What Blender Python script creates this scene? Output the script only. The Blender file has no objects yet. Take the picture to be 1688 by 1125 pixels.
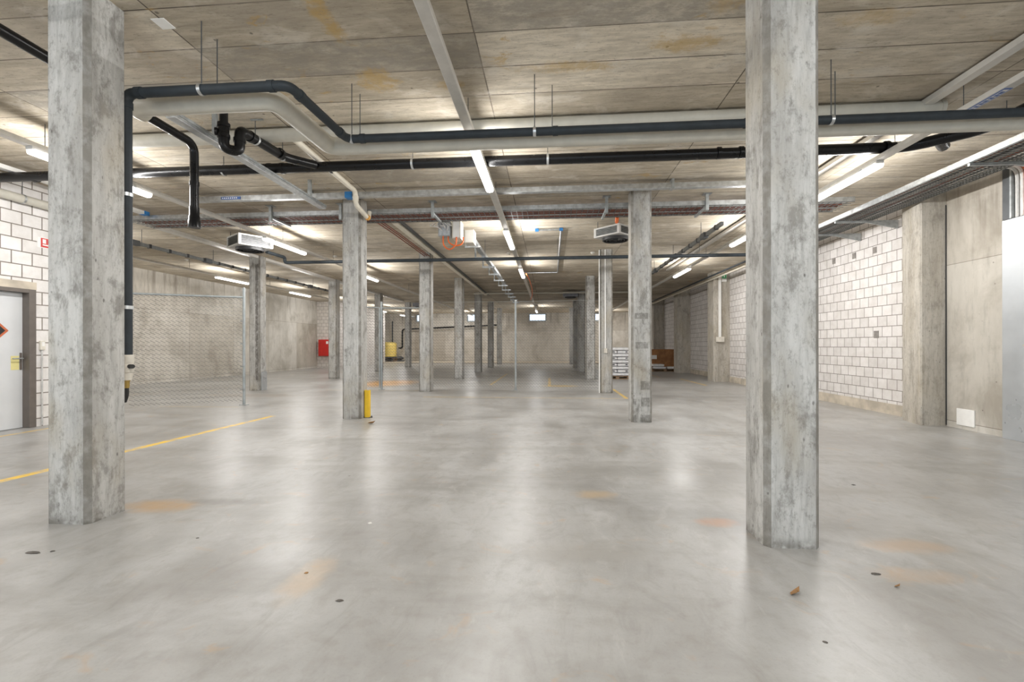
import bpy, math, random
from mathutils import Vector, Matrix
random.seed(7)
C = bpy.context.scene.collection
PI = math.pi
CE = 3.945            # ceiling height
CW, CD = .3436, .325  # column section
CAM_H = 1.3

# ------------------------------------------------------------------ node helpers
class NT:
    def __init__(s, name, rough=.6, metal=0., col=(.5, .5, .5), spec=.5):
        s.m = bpy.data.materials.new(name); s.m.use_nodes = True
        s.t = s.m.node_tree; s.n = s.t.nodes
        s.b = s.n['Principled BSDF']
        s.b.inputs['Base Color'].default_value = (*col, 1)
        s.b.inputs['Roughness'].default_value = rough
        s.b.inputs['Metallic'].default_value = metal
        s.b.inputs['Specular IOR Level'].default_value = spec
    def link(s, a, b): s.t.links.new(a, b)
    def new(s, typ, **kw):
        n = s.n.new(typ)
        for k, v in kw.items(): setattr(n, k, v)
        return n
    def put(s, sock, v):
        if isinstance(v, bpy.types.NodeSocket): s.link(v, sock)
        elif isinstance(v, (tuple, list)): sock.default_value = (*v, 1) if len(v) == 3 and sock.type == 'RGBA' else v
        else: sock.default_value = v
    def pos(s): return s.new('ShaderNodeNewGeometry').outputs['Position']
    def obj(s, rnd=True):
        o = s.new('ShaderNodeTexCoord').outputs['Object']
        if not rnd: return o
        r = s.new('ShaderNodeObjectInfo').outputs['Random']
        v = s.new('ShaderNodeVectorMath', operation='ADD'); s.link(o, v.inputs[0])
        c = s.new('ShaderNodeCombineXYZ'); k = s.math('MULTIPLY', r, 37.)
        for i in range(3): s.link(k, c.inputs[i])
        s.link(c.outputs[0], v.inputs[1]); return v.outputs[0]
    def vmul(s, v, sc):
        n = s.new('ShaderNodeVectorMath', operation='MULTIPLY'); s.link(v, n.inputs[0]); n.inputs[1].default_value = sc; return n.outputs[0]
    def xyz(s, v):
        n = s.new('ShaderNodeSeparateXYZ'); s.link(v, n.inputs[0]); return n.outputs
    def comb(s, x, y, z=0.):
        n = s.new('ShaderNodeCombineXYZ')
        for i, a in enumerate((x, y, z)): s.put(n.inputs[i], a)
        return n.outputs[0]
    def math(s, op, a, b=0., clamp=False):
        n = s.new('ShaderNodeMath', operation=op); n.use_clamp = clamp
        s.put(n.inputs[0], a); s.put(n.inputs[1], b); return n.outputs[0]
    def noise(s, v, scale, detail=4., rough=.55, dist=0.):
        n = s.new('ShaderNodeTexNoise'); s.link(v, n.inputs['Vector'])
        n.inputs['Scale'].default_value = scale; n.inputs['Detail'].default_value = detail
        n.inputs['Roughness'].default_value = rough; n.inputs['Distortion'].default_value = dist
        return n.outputs['Fac']
    def voro(s, v, scale):
        n = s.new('ShaderNodeTexVoronoi'); s.link(v, n.inputs['Vector']); n.inputs['Scale'].default_value = scale
        return n.outputs['Distance']
    def ramp(s, f, a, b, lo=0., hi=1.):
        n = s.new('ShaderNodeMapRange'); n.interpolation_type = 'SMOOTHSTEP'
        s.put(n.inputs['Value'], f); n.inputs['From Min'].default_value = a; n.inputs['From Max'].default_value = b
        n.inputs['To Min'].default_value = lo; n.inputs['To Max'].default_value = hi
        return n.outputs['Result']
    def mix(s, f, a, b, mode='MIX'):
        n = s.new('ShaderNodeMix', data_type='RGBA', blend_type=mode)
        s.put(n.inputs['Factor'], f); s.put(n.inputs['A'], a); s.put(n.inputs['B'], b)
        # RGBA sockets are the later ones with these names
        return n
    def mixc(s, f, a, b, mode='MIX'):
        n = s.new('ShaderNodeMix', data_type='RGBA', blend_type=mode)
        s.put(n.inputs[0], f); s.put(n.inputs[6], a); s.put(n.inputs[7], b); return n.outputs[2]
    def brick(s, v, w, h, mortar, c1, c2, cm, off=.5, smooth=.1, bias=0.):
        n = s.new('ShaderNodeTexBrick'); s.link(v, n.inputs['Vector']); n.offset = off
        n.inputs['Color1'].default_value = (*c1, 1); n.inputs['Color2'].default_value = (*c2, 1); n.inputs['Mortar'].default_value = (*cm, 1)
        n.inputs['Scale'].default_value = 1.; n.inputs['Mortar Size'].default_value = mortar; n.inputs['Mortar Smooth'].default_value = smooth
        n.inputs['Bias'].default_value = bias; n.inputs['Brick Width'].default_value = w; n.inputs['Row Height'].default_value = h
        return n.outputs['Color'], n.outputs['Fac']
    def bump(s, h, st=.2, d=.01):
        n = s.new('ShaderNodeBump'); s.link(h, n.inputs['Height']); n.inputs['Strength'].default_value = st; n.inputs['Distance'].default_value = d
        s.link(n.outputs[0], s.b.inputs['Normal'])
    def color(s, c): s.put(s.b.inputs['Base Color'], c)
    def rough(s, c): s.put(s.b.inputs['Roughness'], c)

def plain(name, col, rough=.5, metal=0., var=.12, scale=9., spec=.5):
    """a paint, metal or plastic with slight procedural wear"""
    k = NT(name, rough, metal, col, spec)
    f = k.noise(k.obj(), scale, 3.)
    d = tuple(c * (1 - var) for c in col); u = tuple(min(1, c * (1 + var)) for c in col)
    k.color(k.mixc(k.ramp(f, .3, .7), d, u))
    k.rough(k.ramp(f, .2, .8, max(.03, rough - .06), min(1, rough + .08)))
    return k.m

def glow(name, col, st):
    k = NT(name, .4, 0, (.9, .9, .9))
    k.b.inputs['Emission Color'].default_value = (*col, 1); k.b.inputs['Emission Strength'].default_value = st
    return k.m

MAT = {}
def build_materials():
    M = MAT
    # ---- ceiling: board-marked slab, panels 0.5 m deep and about 2.5 m long
    k = NT('ceiling_concrete', .85, spec=.25)
    p = k.pos(); x = k.xyz(p)
    v = k.comb(k.math('ADD', x[0], .63 + 2.5 * 20), k.math('ADD', x[1], .03 + .48 * 40))
    bc, bf = k.brick(v, 2.5, .48, .0075, (.47, .41, .32), (.72, .65, .535), (.15, .125, .10), off=.0, smooth=.3)
    st = k.noise(k.vmul(p, (1.6, 9., 1.)), 1.6, 6., .72)
    col = k.mixc(1., bc, k.mixc(k.ramp(st, .3, .72), (.74, .73, .71), (1.12, 1.12, 1.12)), 'MULTIPLY')
    bl = k.noise(p, .9, 5., .6)
    col = k.mixc(k.ramp(bl, .44, .66, 0, .6), col, (.35, .305, .245))
    wt = k.noise(k.vmul(p, (1., 1.6, 1.)), 2.1, 4., .6, .6)
    col = k.mixc(k.ramp(wt, .52, .70, 0, .55), col, (.70, .655, .575))
    ru = k.noise(k.vmul(p, (1., 1.5, 1.)), 3.1, 5., .62, .8)
    rm = k.math('MULTIPLY', k.ramp(ru, .60, .70), k.ramp(k.noise(p, .55, 2.), .5, .62))
    col = k.mixc(k.math('MULTIPLY', rm, .8), col, (.50, .33, .12))
    dk = k.noise(k.vmul(p, (1.5, 9., 1.)), 6., 3., .7)
    col = k.mixc(k.ramp(dk, .58, .72, 0, .5), col, (.14, .12, .1))
    pv = k.voro(p, 3.2)
    col = k.mixc(k.ramp(pv, .03, .06, .7, 0), col, (.09, .08, .07))
    def patch(x0, x1, y0, y1):
        a = k.math('MULTIPLY', k.math('GREATER_THAN', x[0], x0), k.math('LESS_THAN', x[0], x1))
        return k.math('MULTIPLY', a, k.math('MULTIPLY', k.math('GREATER_THAN', x[1], y0), k.math('LESS_THAN', x[1], y1)))
    gr = k.ramp(k.noise(k.vmul(p, (1., 2., 1.)), 5., 6., .75), .35, .62, .25, .85)
    for q in ((-3.13, -.63, 3.81, 4.29), (1.87, 4.37, 2.85, 3.33), (-.63, 1.87, 3.33, 3.81), (-5.63, -3.13, 4.29, 4.77), (-3.13, -.63, 6.69, 7.17), (-.63, 1.87, 7.65, 8.13)):
        col = k.mixc(k.math('MULTIPLY', patch(*q), gr), col, (.315, .285, .24))
    for cx, cy, rx, ry, al in ((-1.80, 3.55, .10, .30, .75), (-1.72, 4.40, .22, .20, .7), (-1.0, 4.55, .15, .1, .5), (.2, 4.35, .5, .10, .55), (1.2, 4.1, .35, .12, .6), (1.4, 3.5, .2, .25, .45), (-2.4, 3.0, .3, .12, .5), (-.2, 3.3, .3, .1, .4), (2.6, 3.9, .3, .1, .4), (-2.9, 4.6, .15, .12, .45)):
        a = k.math('DIVIDE', k.math('SUBTRACT', x[0], cx), rx); b = k.math('DIVIDE', k.math('SUBTRACT', x[1], cy), ry)
        r = k.math('ADD', k.math('ADD', k.math('MULTIPLY', a, a), k.math('MULTIPLY', b, b)), k.math('MULTIPLY', k.math('SUBTRACT', k.noise(p, 9., 6., .7), .5), 4.5))
        col = k.mixc(k.math('MULTIPLY', k.ramp(r, -.2, 1.4, 1., 0.), al), col, (.50, .335, .12))
    sp = k.noise(k.vmul(p, (1., 2.2, 1.)), 26., 4., .75)
    col = k.mixc(k.ramp(sp, .56, .70, 0, .5), col, (.24, .205, .16))
    pl = k.noise(k.vmul(p, (.35, 2.6, 1.)), 3., 3., .6)
    col = k.mixc(k.ramp(pl, .60, .70, 0, .35), col, (.27, .225, .17))
    k.color(col); k.bump(st, .25, .01); M['ceiling'] = k.m
    # ---- floor: power-floated, sealed concrete with yellow paint lines and rust marks
    k = NT('floor_concrete', .35, spec=.5)
    p = k.pos(); x = k.xyz(p)
    n1 = k.noise(p, .55, 6., .6, .5); n2 = k.noise(k.vmul(p, (1., .45, 1.)), 1.7, 6., .62, .7); n3 = k.noise(p, 9., 4., .6); n4 = k.noise(k.vmul(p, (.45, 1.5, 1.)), 1.1, 5., .6, .4)
    col = k.mixc(k.ramp(n1, .25, .75), (.285, .278, .266), (.42, .416, .404))
    col = k.mixc(k.ramp(n2, .40, .70, 0, .65), col, (.445, .445, .44))
    col = k.mixc(k.ramp(n4, .45, .72, 0, .65), col, (.235, .225, .205))
    col = k.mixc(k.ramp(n3, .46, .72, 0, .32), col, (.25, .23, .20))
    n5 = k.noise(k.vmul(p, (1., .5, 1.)), 4.5, 7., .72, 1.2); col = k.mixc(k.ramp(n5, .48, .68, 0, .35), col, (.225, .215, .195)); col = k.mixc(k.ramp(n5, .30, .44, .3, 0), col, (.52, .51, .495))
    n6 = k.noise(p, 70., 3., .7); col = k.mixc(k.ramp(n6, .5, .75, 0, .22), col, (.22, .21, .19))
    ru = k.noise(k.vmul(p, (1.4, 2., 1.)), 2.3, 4., .6, 1.)
    col = k.mixc(k.ramp(ru, .60, .74, 0, .40), col, (.44, .29, .15))
    def blob(cx, cy, rx, ry):
        a = k.math('DIVIDE', k.math('SUBTRACT', x[0], cx), rx); b = k.math('DIVIDE', k.math('SUBTRACT', x[1], cy), ry)
        r = k.math('ADD', k.math('MULTIPLY', a, a), k.math('MULTIPLY', b, b))
        r = k.math('ADD', r, k.math('MULTIPLY', k.math('SUBTRACT', k.noise(p, 7., 6., .7), .5), 2.4))
        return k.ramp(r, -.2, 1.5, 1., 0.)
    for cx, cy, rx, ry, c, a in [(-3.17, 3.46, .32, .16, (.50, .29, .10), .65), (1.22, 3.46, .15, .10, (.50, .25, .12), .6), (.39, 4.02, .2, .12, (.50, .36, .2), .6),
                                 (-5.65, 15.5, 1.0, 1.5, (.62, .30, .04), 1.), (.35, 14.75, .6, .3, (.55, .38, .1), .8), (2.30, 3.15, .3, .12, (.48, .31, .17), .45), (2.05, 2.75, .25, .1, (.46, .30, .16), .4),
                                 (-1.35, 2.45, .12, .25, (.55, .40, .25), .45), (-2.7, 3.6, .35, .08, (.19, .175, .16), .6), (-7.7, 11.4, 1.4, .45, (.26, .22, .18), .7), (-1.9, 4.7, .9, .14, (.30, .285, .265), .55),
                                 (2.6, 4.3, .5, .12, (.3, .28, .25), .45), (3.9, 6.4, .3, .14, (.26, .25, .24), .5), (.2, 2.9, .5, .14, (.34, .325, .3), .5)]:
        col = k.mixc(k.math('MULTIPLY', blob(cx, cy, rx, ry), a), col, c)
    # small pits and specks
    pv = k.voro(p, 1.7); col = k.mixc(k.ramp(pv, .012, .03, .8, 0), col, (.10, .08, .06))
    pv = k.voro(k.vmul(p, (1., .4, 1.)), 4.3); col = k.mixc(k.ramp(pv, .015, .04, .45, 0), col, (.24, .19, .13))
    def line(x0, x1, y0, y1, skew=0.):
        xs = k.math('SUBTRACT', x[0], k.math('MULTIPLY', x[1], skew)) if skew else x[0]
        a = k.math('MULTIPLY', k.math('GREATER_THAN', xs, x0), k.math('LESS_THAN', xs, x1))
        b = k.math('MULTIPLY', k.math('GREATER_THAN', x[1], y0), k.math('LESS_THAN', x[1], y1))
        return k.math('MULTIPLY', a, b)
    wear = k.ramp(k.noise(p, 6., 6., .7), .35, .58, .25, 1.)
    for x0, x1, y0, y1, sk, a in [(-5.475, -5.36, 1., 8.1, .036, 1.), (-7.95, -7.87, 3., 7.6, 0, .75), (-8.4, -6.6, 9.15, 9.24, 0, .25), (-3.2, 1.95, 11.32, 11.42, 0, .45), (1.84, 1.93, 11.35, 13.8, 0, .8),
                                  (-2.0, -1.91, 15., 21., 0, .6), (-.05, .04, 14.6, 18.5, 0, .7), (5.02, 5.12, 15.2, 18.2, 0, .7), (4.4, 4.5, 19, 22, 0, .4), (-6.6, -3.8, 12.9, 13., 0, .25)]:
        col = k.mixc(k.math('MULTIPLY', k.math('MULTIPLY', line(x0, x1, y0, y1, sk), wear), a), col, (.84, .54, .04))
    k.color(col)
    k.rough(k.ramp(k.math('ADD', n2, k.math('MULTIPLY', k.math('SUBTRACT', n1, .5), .8)), .2, .85, .29, .44))
    M['floor'] = k.m
    # ---- cast concrete for columns (object space, shifted per column)
    def cast(name, c1, c2, dark, blot, zs=.30):
        k = NT(name, .8, spec=.3)
        o = k.obj()
        b = k.noise(k.vmul(o, (4., 4., .7)), 1., 6., .68)
        s2 = k.noise(k.vmul(o, (24., 24., 2.6)), 1., 5., .72)
        col = k.mixc(k.ramp(b, .32, .68), c1, c2)
        col = k.mixc(k.ramp(s2, .46, .68, 0, .5), col, tuple(c * .68 for c in c1))
        bl = k.noise(k.vmul(o, (1.5, 1.5, .8)), 3.6, 8., .74, .2)
        col = k.mixc(k.ramp(bl, .50, .64, 0, blot), col, dark)
        w = k.noise(k.vmul(o, (2., 2., 1.)), 1.1, 3.)
        col = k.mixc(k.ramp(w, .5, .72, 0, .45), col, (.40, .345, .25))
        g = k.noise(k.vmul(o, (1., 1., .6)), 26., 6., .8)
        col = k.mixc(k.ramp(g, .50, .68, 0, .5), col, dark)
        if name.startswith('column'):
            q = k.xyz(k.obj(False)); e = k.math('ADD', k.math('ABSOLUTE', q[0]), k.math('ABSOLUTE', q[1]))
            em = k.math('MULTIPLY', k.ramp(e, CW / 2 + CD / 2 - .037, CW / 2 + CD / 2 - .034), k.ramp(k.noise(o, 9., 4.), .3, .6, .35, .75))
            col = k.mixc(em, col, (.17, .155, .13))
            w3 = k.xyz(k.pos()); wn = k.ramp(k.noise(k.vmul(o, (1., 1., .6)), 14., 6., .75), .32, .55)
            def face(x0, x1, y0, y1, z0, z1):
                f = None
                for ax, a, b in ((0, x0, x1), (1, y0, y1), (2, z0, z1)):
                    g_ = k.math('MULTIPLY', k.math('GREATER_THAN', w3[ax], a), k.math('LESS_THAN', w3[ax], b)); f = g_ if f is None else k.math('MULTIPLY', f, g_)
                return k.math('MULTIPLY', f, wn)
            for q_ in ((1.53, 1.69, 7.8, 7.9, .0, .13), (1.54, 1.68, 7.8, 7.9, .27, .42), (1.53, 1.69, 7.8, 7.9, .55, .70), (1.40, 1.46, 7.8, 7.9, .02, .12), (1.40, 1.46, 7.8, 7.9, .30, .40), (1.45, 1.66, 7.8, 7.9, 1.25, 1.36), (1.44, 1.66, 7.8, 7.9, 1.75, 1.85)):
                col = k.mixc(k.math('MULTIPLY', face(*q_), .62), col, (.13, .125, .11))
            col = k.mixc(k.math('MULTIPLY', face(-8.56, -8.47, 12.6, 12.7, .3, 3.7), .8), col, (.10, .09, .08))
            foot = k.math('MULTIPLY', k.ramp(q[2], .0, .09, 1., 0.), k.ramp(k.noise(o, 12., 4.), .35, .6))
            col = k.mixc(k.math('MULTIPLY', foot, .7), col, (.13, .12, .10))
        pv = k.voro(k.vmul(o, (1., 1., .5)), 17.)
        col = k.mixc(k.math('MULTIPLY', k.ramp(pv, .05, .17, .8, 0), k.ramp(k.noise(o, 7., 4., .7), .5, .62)), col, (.10, .095, .085))
        k.color(col); k.bump(g, .35, .008); return k.m
    M['column'] = cast('column_concrete', (.37, .36, .338), (.555, .55, .53), (.15, .142, .125), .62)
    M['pillar'] = cast('pillar_concrete', (.40, .365, .31), (.55, .515, .455), (.20, .18, .15), .45)
    # ---- wall concrete with panel joints and tie holes; axis 0: wall runs along X, 1: along Y
    def wallc(name, ax, c1, c2, jz, jh):
        k = NT(name, .85, spec=.25); p = k.pos(); x = k.xyz(p)
        u = x[ax]
        b = k.noise(k.vmul(p, (1.6, 1.6, .6)), .8, 6., .65)
        col = k.mixc(k.ramp(b, .3, .7), c1, c2)
        bl = k.noise(p, .8, 6., .65, .4)
        col = k.mixc(k.ramp(bl, .44, .68, 0, .6), col, tuple(c * q for c, q in zip(c1, (.60, .57, .52))))
        st2 = k.noise(k.vmul(p, (7., 7., 1.2)), 1.3, 6., .7); col = k.mixc(k.ramp(st2, .5, .68, 0, .35), col, tuple(c * .6 for c in c1))
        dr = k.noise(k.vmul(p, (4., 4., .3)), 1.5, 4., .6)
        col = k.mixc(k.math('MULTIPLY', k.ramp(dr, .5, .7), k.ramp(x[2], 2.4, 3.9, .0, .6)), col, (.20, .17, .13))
        v = k.comb(k.math('ADD', u, 51.), k.math('ADD', x[2], jz))
        bc, bf = k.brick(v, 2.5, jh, .007, (1, 1, 1), (.74, .71, .67), (.42, .39, .35), off=0., smooth=.6)
        col = k.mixc(1., col, bc, 'MULTIPLY')
        g = k.noise(p, 14., 5., .7); col = k.mixc(k.ramp(g, .58, .76, 0, .35), col, tuple(c * .5 for c in c1))
        pv = k.voro(p, 4.5); col = k.mixc(k.ramp(pv, .03, .06, .7, 0), col, (.15, .13, .11))
        k.color(col); k.bump(g, .2, .006); return k.m
    M['wall_x'] = wallc('wall_concrete_across', 0, (.62, .59, .535), (.76, .73, .675), .0, 2.5)
    M['wall_y'] = wallc('wall_concrete_along', 1, (.55, .525, .475), (.70, .675, .625), -.1, 2.48)
    # ---- white sand-lime block walls
    def block(name, ax, z0, c1, c2, cm, w=.25, h=.2, m=.0065):
        k = NT(name, .75, spec=.3); p = k.pos(); x = k.xyz(p)
        v = k.comb(k.math('ADD', x[ax], 50.05), k.math('ADD', x[2], 10 * h + h - z0))
        bc, bf = k.brick(v, w, h, m, c1, c2, cm, off=.5, smooth=.2)
        g = k.noise(p, 5., 5., .65); col = k.mixc(1., bc, k.mixc(k.ramp(g, .3, .75), (1., 1., 1.), (.86, .85, .83)), 'MULTIPLY')
        g2 = k.noise(p, 60., 2.); k.color(k.mixc(k.ramp(g2, .6, .75, 0, .25), col, tuple(c * .7 for c in c1)))
        inv = k.math('SUBTRACT', 1., bf); k.bump(inv, .6, .008); return k.m
    M['block_y'] = block('white_blocks_along', 1, .06, (.745, .715, .695), (.65, .62, .60), (.22, .195, .17))
    M['block_left'] = block('white_blocks_door_side', 1, .13, (.84, .815, .80), (.77, .745, .73), (.25, .22, .19), .285, .205, .009)
    M['block_x'] = block('white_blocks_across', 0, .06, (.80, .76, .72), (.72, .68, .64), (.24, .21, .18))
    # ---- simple ones
    M['footing'] = plain('dirty_plaster', (.52, .46, .375), .85, var=.22, scale=3)
    M['galv'] = plain('galvanised_steel', (.60, .62, .63), .36, .85, .15, 14)
    M['galv_dull'] = plain('dull_zinc', (.42, .44, .44), .5, .7, .18, 12)
    M['white_metal'] = plain('white_enamel', (.74, .73, .70), .4, .0, .05)
    M['rail'] = plain('rail_enamel', (.62, .60, .56), .38, .25, .06)
    M['beige_pipe'] = plain('beige_pipe_jacket', (.56, .535, .465), .42, 0, .05)
    M['cream_pipe'] = plain('cream_plastic_pipe', (.74, .69, .58), .4, 0, .06)
    M['slate_pipe'] = plain('slate_grey_pipe', (.034, .041, .047), .55, 0, .12, 9., .25)
    M['black_pipe'] = plain('black_plastic_pipe', (.006, .006, .0065), .3, 0, .1, 9., .3)
    M['rubber'] = plain('black_rubber', (.02, .02, .02), .55)
    M['red_cable'] = plain('red_brown_cable', (.26, .075, .04), .5, 0, .3)
    M['grey_cable'] = plain('grey_cable', (.55, .54, .52), .5)
    M['orange'] = plain('orange_cable', (.80, .16, .03), .42)
    M['white_cable'] = plain('white_cable', (.78, .77, .74), .45)
    M['door'] = plain('door_enamel', (.64, .65, .66), .38, 0, .03, 3)
    M['frame'] = plain('brown_grey_frame', (.135, .115, .10), .45, 0, .08)
    M['paper'] = plain('yellow_paper', (.80, .72, .32), .7, 0, .05)
    M['black'] = plain('black_paint', (.015, .015, .015), .5)
    M['redbrown'] = plain('red_brown_border', (.50, .13, .05), .5)
    M['red'] = plain('signal_red', (.58, .025, .02), .38, 0, .06)
    M['white_plate'] = plain('white_plate', (.86, .85, .82), .5, 0, .03)
    M['green'] = plain('sign_green', (.05, .42, .16), .5)
    M['yellow'] = plain('traffic_yellow', (.82, .52, .02), .42, 0, .06)
    M['tank'] = plain('yellow_plastic_tank', (.78, .60, .16), .45, 0, .08)
    M['blue'] = plain('blue_tape', (.03, .20, .50), .45)
    M['label_blue'] = plain('label_blue', (.08, .16, .42), .5)
    M['brass'] = plain('brass', (.55, .38, .12), .35, .9)
    M['ivory'] = plain('ivory_plastic', (.68, .64, .56), .45)
    M['bag'] = plain('white_plastic_bag', (.82, .82, .83), .42, 0, .07, 12)
    M['bagprint'] = plain('bag_print', (.06, .06, .07), .6)
    M['wood'] = plain('pallet_wood', (.30, .20, .12), .8, 0, .3, 5)
    M['card'] = plain('brown_card', (.33, .155, .06), .75, 0, .25, 4)
    M['bar_grey'] = plain('dark_zinc_bar', (.17, .175, .17), .5, .4, .2, 12)
    M['heater_enamel'] = plain('heater_enamel', (.50, .49, .47), .45, 0, .05)
    M['fence_wire'] = plain('fence_wire', (.15, .155, .155), .6, .2, .15, 12)
    M['fence_tube'] = plain('fence_tube', (.40, .43, .435), .45, .5, .12, 10)
    M['foam'] = plain('orange_foam', (.70, .36, .08), .8, 0, .3, 30)
    M['steel_sheet'] = plain('steel_sheet', (.47, .49, .505), .3, .45, .06, 2.5)
    M['dark_steel'] = plain('dark_steel', (.10, .105, .11), .5, .5)
    M['fin'] = plain('heater_fins', (.17, .17, .18), .4, .6)
    M['patch'] = plain('grey_mortar_patch', (.24, .22, .20), .85, 0, .2, 20)
    M['leaf'] = plain('dry_leaf', (.30, .16, .06), .8, 0, .3, 30)
    M['grit'] = plain('dark_grit', (.10, .09, .08), .85, 0, .3, 30)
    M['chalk'] = plain('white_scrap', (.75, .74, .70), .7)
    M['lamp'] = glow('led_diffuser', (1., .965, .92), LAMP)
    k = NT('window_glass', .03, 0, (.95, .97, 1.)); k.b.inputs['Transmission Weight'].default_value = 1.; k.b.inputs['IOR'].default_value = 1.02
    f = k.noise(k.obj(), 3.); k.rough(k.ramp(f, .3, .7, .02, .05)); M['glass'] = k.m
LAMP = 4.5
LAMP_W = 42.   # watts of light per lamp, downwards
SIDE_W = 33.   # and out of each long side of the diffuser

# ------------------------------------------------------------------ mesh helpers
def fillet(pts, rad, n=6):
    pts = [Vector(p) for p in pts]
    if rad <= 0 or len(pts) < 3: return pts
    out = [pts[0]]
    for i in range(1, len(pts) - 1):
        a, b, c = pts[i - 1], pts[i], pts[i + 1]
        d1 = (a - b); d2 = (c - b)
        r = min(rad, d1.length * .49, d2.length * .49)
        p1 = b + d1.normalized() * r; p2 = b + d2.normalized() * r
        for j in range(n + 1):
            t = j / n
            out.append(p1 * (1 - t) ** 2 + b * 2 * t * (1 - t) + p2 * t ** 2)
    out.append(pts[-1]); return out

class MB:
    def __init__(s): s.v = []; s.f = []
    def box(s, x0, x1, y0, y1, z0, z1):
        b = len(s.v)
        s.v += [Vector(p) for p in ((x0, y0, z0), (x1, y0, z0), (x1, y1, z0), (x0, y1, z0), (x0, y0, z1), (x1, y0, z1), (x1, y1, z1), (x0, y1, z1))]
        s.f += [tuple(b + i for i in q) for q in ((3, 2, 1, 0), (4, 5, 6, 7), (0, 1, 5, 4), (1, 2, 6, 5), (2, 3, 7, 6), (3, 0, 4, 7))]
        return s
    def bar(s, a, b, w, h, up=(0, 0, 1)):
        a, b = Vector(a), Vector(b); d = (b - a).normalized(); u = Vector(up)
        if abs(d.dot(u)) > .98: u = Vector((0, 1, 0))
        r = d.cross(u).normalized(); u = r.cross(d).normalized()
        k = len(s.v)
        for p in (a, b):
            for q in ((-1, -1), (1, -1), (1, 1), (-1, 1)): s.v.append(p + r * q[0] * w / 2 + u * q[1] * h / 2)
        s.f += [tuple(k + i for i in q) for q in ((0, 1, 2, 3), (7, 6, 5, 4), (0, 4, 5, 1), (1, 5, 6, 2), (2, 6, 7, 3), (3, 7, 4, 0))]
        return s
    def tube(s, pts, r, n=12, rad=0., fn=6, cap=True):
        pts = fillet(pts, rad, fn)
        q = [pts[0]]
        for p in pts[1:]:
            if (p - q[-1]).length > 1e-5: q.append(p)
        pts = q
        t0 = (pts[1] - pts[0]).normalized()
        u = t0.orthogonal().normalized()
        base = len(s.v); prev = t0
        for i, p in enumerate(pts):
            if i == 0: t = t0
            elif i == len(pts) - 1: t = (pts[-1] - pts[-2]).normalized()
            else: t = ((pts[i + 1] - p).normalized() + (p - pts[i - 1]).normalized()).normalized()
            rot = prev.rotation_difference(t); u = rot @ u; u = (u - t * u.dot(t)).normalized(); prev = t
            w = t.cross(u)
            rr = r[i] if isinstance(r, (list, tuple)) else r
            for j in range(n):
                a = 2 * PI * j / n
                s.v.append(p + (u * math.cos(a) + w * math.sin(a)) * rr)
        for i in range(len(pts) - 1):
            for j in range(n):
                k = base + i * n; s.f.append((k + j, k + (j + 1) % n, k + n + (j + 1) % n, k + n + j))
        if cap:
            s.f.append(tuple(base + j for j in reversed(range(n))))
            s.f.append(tuple(base + (len(pts) - 1) * n + j for j in range(n)))
        return s
    def ring(s, c, ax, r, w, t=.004, n=20):
        """a pipe clamp: short sleeve around axis ax at c"""
        c = Vector(c); ax = Vector(ax).normalized()
        return s.lathe(c - ax * w / 2, ax, [(r, 0), (r + t, 0), (r + t, w), (r, w)], n, closed=True)
    def lathe(s, c, ax, prof, n=20, closed=False):
        c = Vector(c); ax = Vector(ax).normalized(); u = ax.orthogonal().normalized(); w = ax.cross(u)
        b = len(s.v); m = len(prof)
        for r, h in prof:
            for j in range(n):
                a = 2 * PI * j / n; s.v.append(c + ax * h + (u * math.cos(a) + w * math.sin(a)) * r)
        for i in range(m if closed else m - 1):
            for j in range(n):
                p, q = b + i * n, b + ((i + 1) % m) * n
                s.f.append((p + j, p + (j + 1) % n, q + (j + 1) % n, q + j))
        if not closed:
            s.f.append(tuple(b + j for j in reversed(range(n)))); s.f.append(tuple(b + (m - 1) * n + j for j in range(n)))
        return s
    def prism(s, pts, vec):
        b = len(s.v); n = len(pts); vec = Vector(vec)
        s.v += [Vector(p) for p in pts] + [Vector(p) + vec for p in pts]
        s.f.append(tuple(b + i for i in reversed(range(n)))); s.f.append(tuple(b + n + i for i in range(n)))
        for i in range(n): s.f.append((b + i, b + (i + 1) % n, b + n + (i + 1) % n, b + n + i))
        return s
    def quad(s, a, b, c, d):
        k = len(s.v); s.v += [Vector(p) for p in (a, b, c, d)]; s.f.append((k, k + 1, k + 2, k + 3)); return s
    def build(s, name, mat, parent=None, local=False, smooth=False, bevel=0., angle=.6):
        me = bpy.data.meshes.new(name)
        o = bpy.data.objects.new(name, me)
        if parent is not None:
            loc = Vector((0, 0, 0)) if local else WLOC[parent.name]
            o.parent = parent; WLOC[o.name] = loc
        else:
            lo = [min(v[i] for v in s.v) for i in range(3)]; hi = [max(v[i] for v in s.v) for i in range(3)]
            loc = Vector(((lo[0] + hi[0]) / 2, (lo[1] + hi[1]) / 2, lo[2])); o.location = loc; WLOC[o.name] = loc
        me.from_pydata([tuple(v - loc) for v in s.v], [], s.f)
        me.validate()
        import bmesh
        bm = bmesh.new(); bm.from_mesh(me); bmesh.ops.recalc_face_normals(bm, faces=bm.faces); bm.to_mesh(me); bm.free()
        if smooth:
            for p in me.polygons: p.use_smooth = True
            me.set_sharp_from_angle(angle=angle)
        me.materials.append(MAT[mat] if isinstance(mat, str) else mat)
        if bevel:
            md = o.modifiers.new('bevel', 'BEVEL'); md.width = bevel; md.segments = 2; md.limit_method = 'ANGLE'
        C.objects.link(o); return o
WLOC = {}

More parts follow.
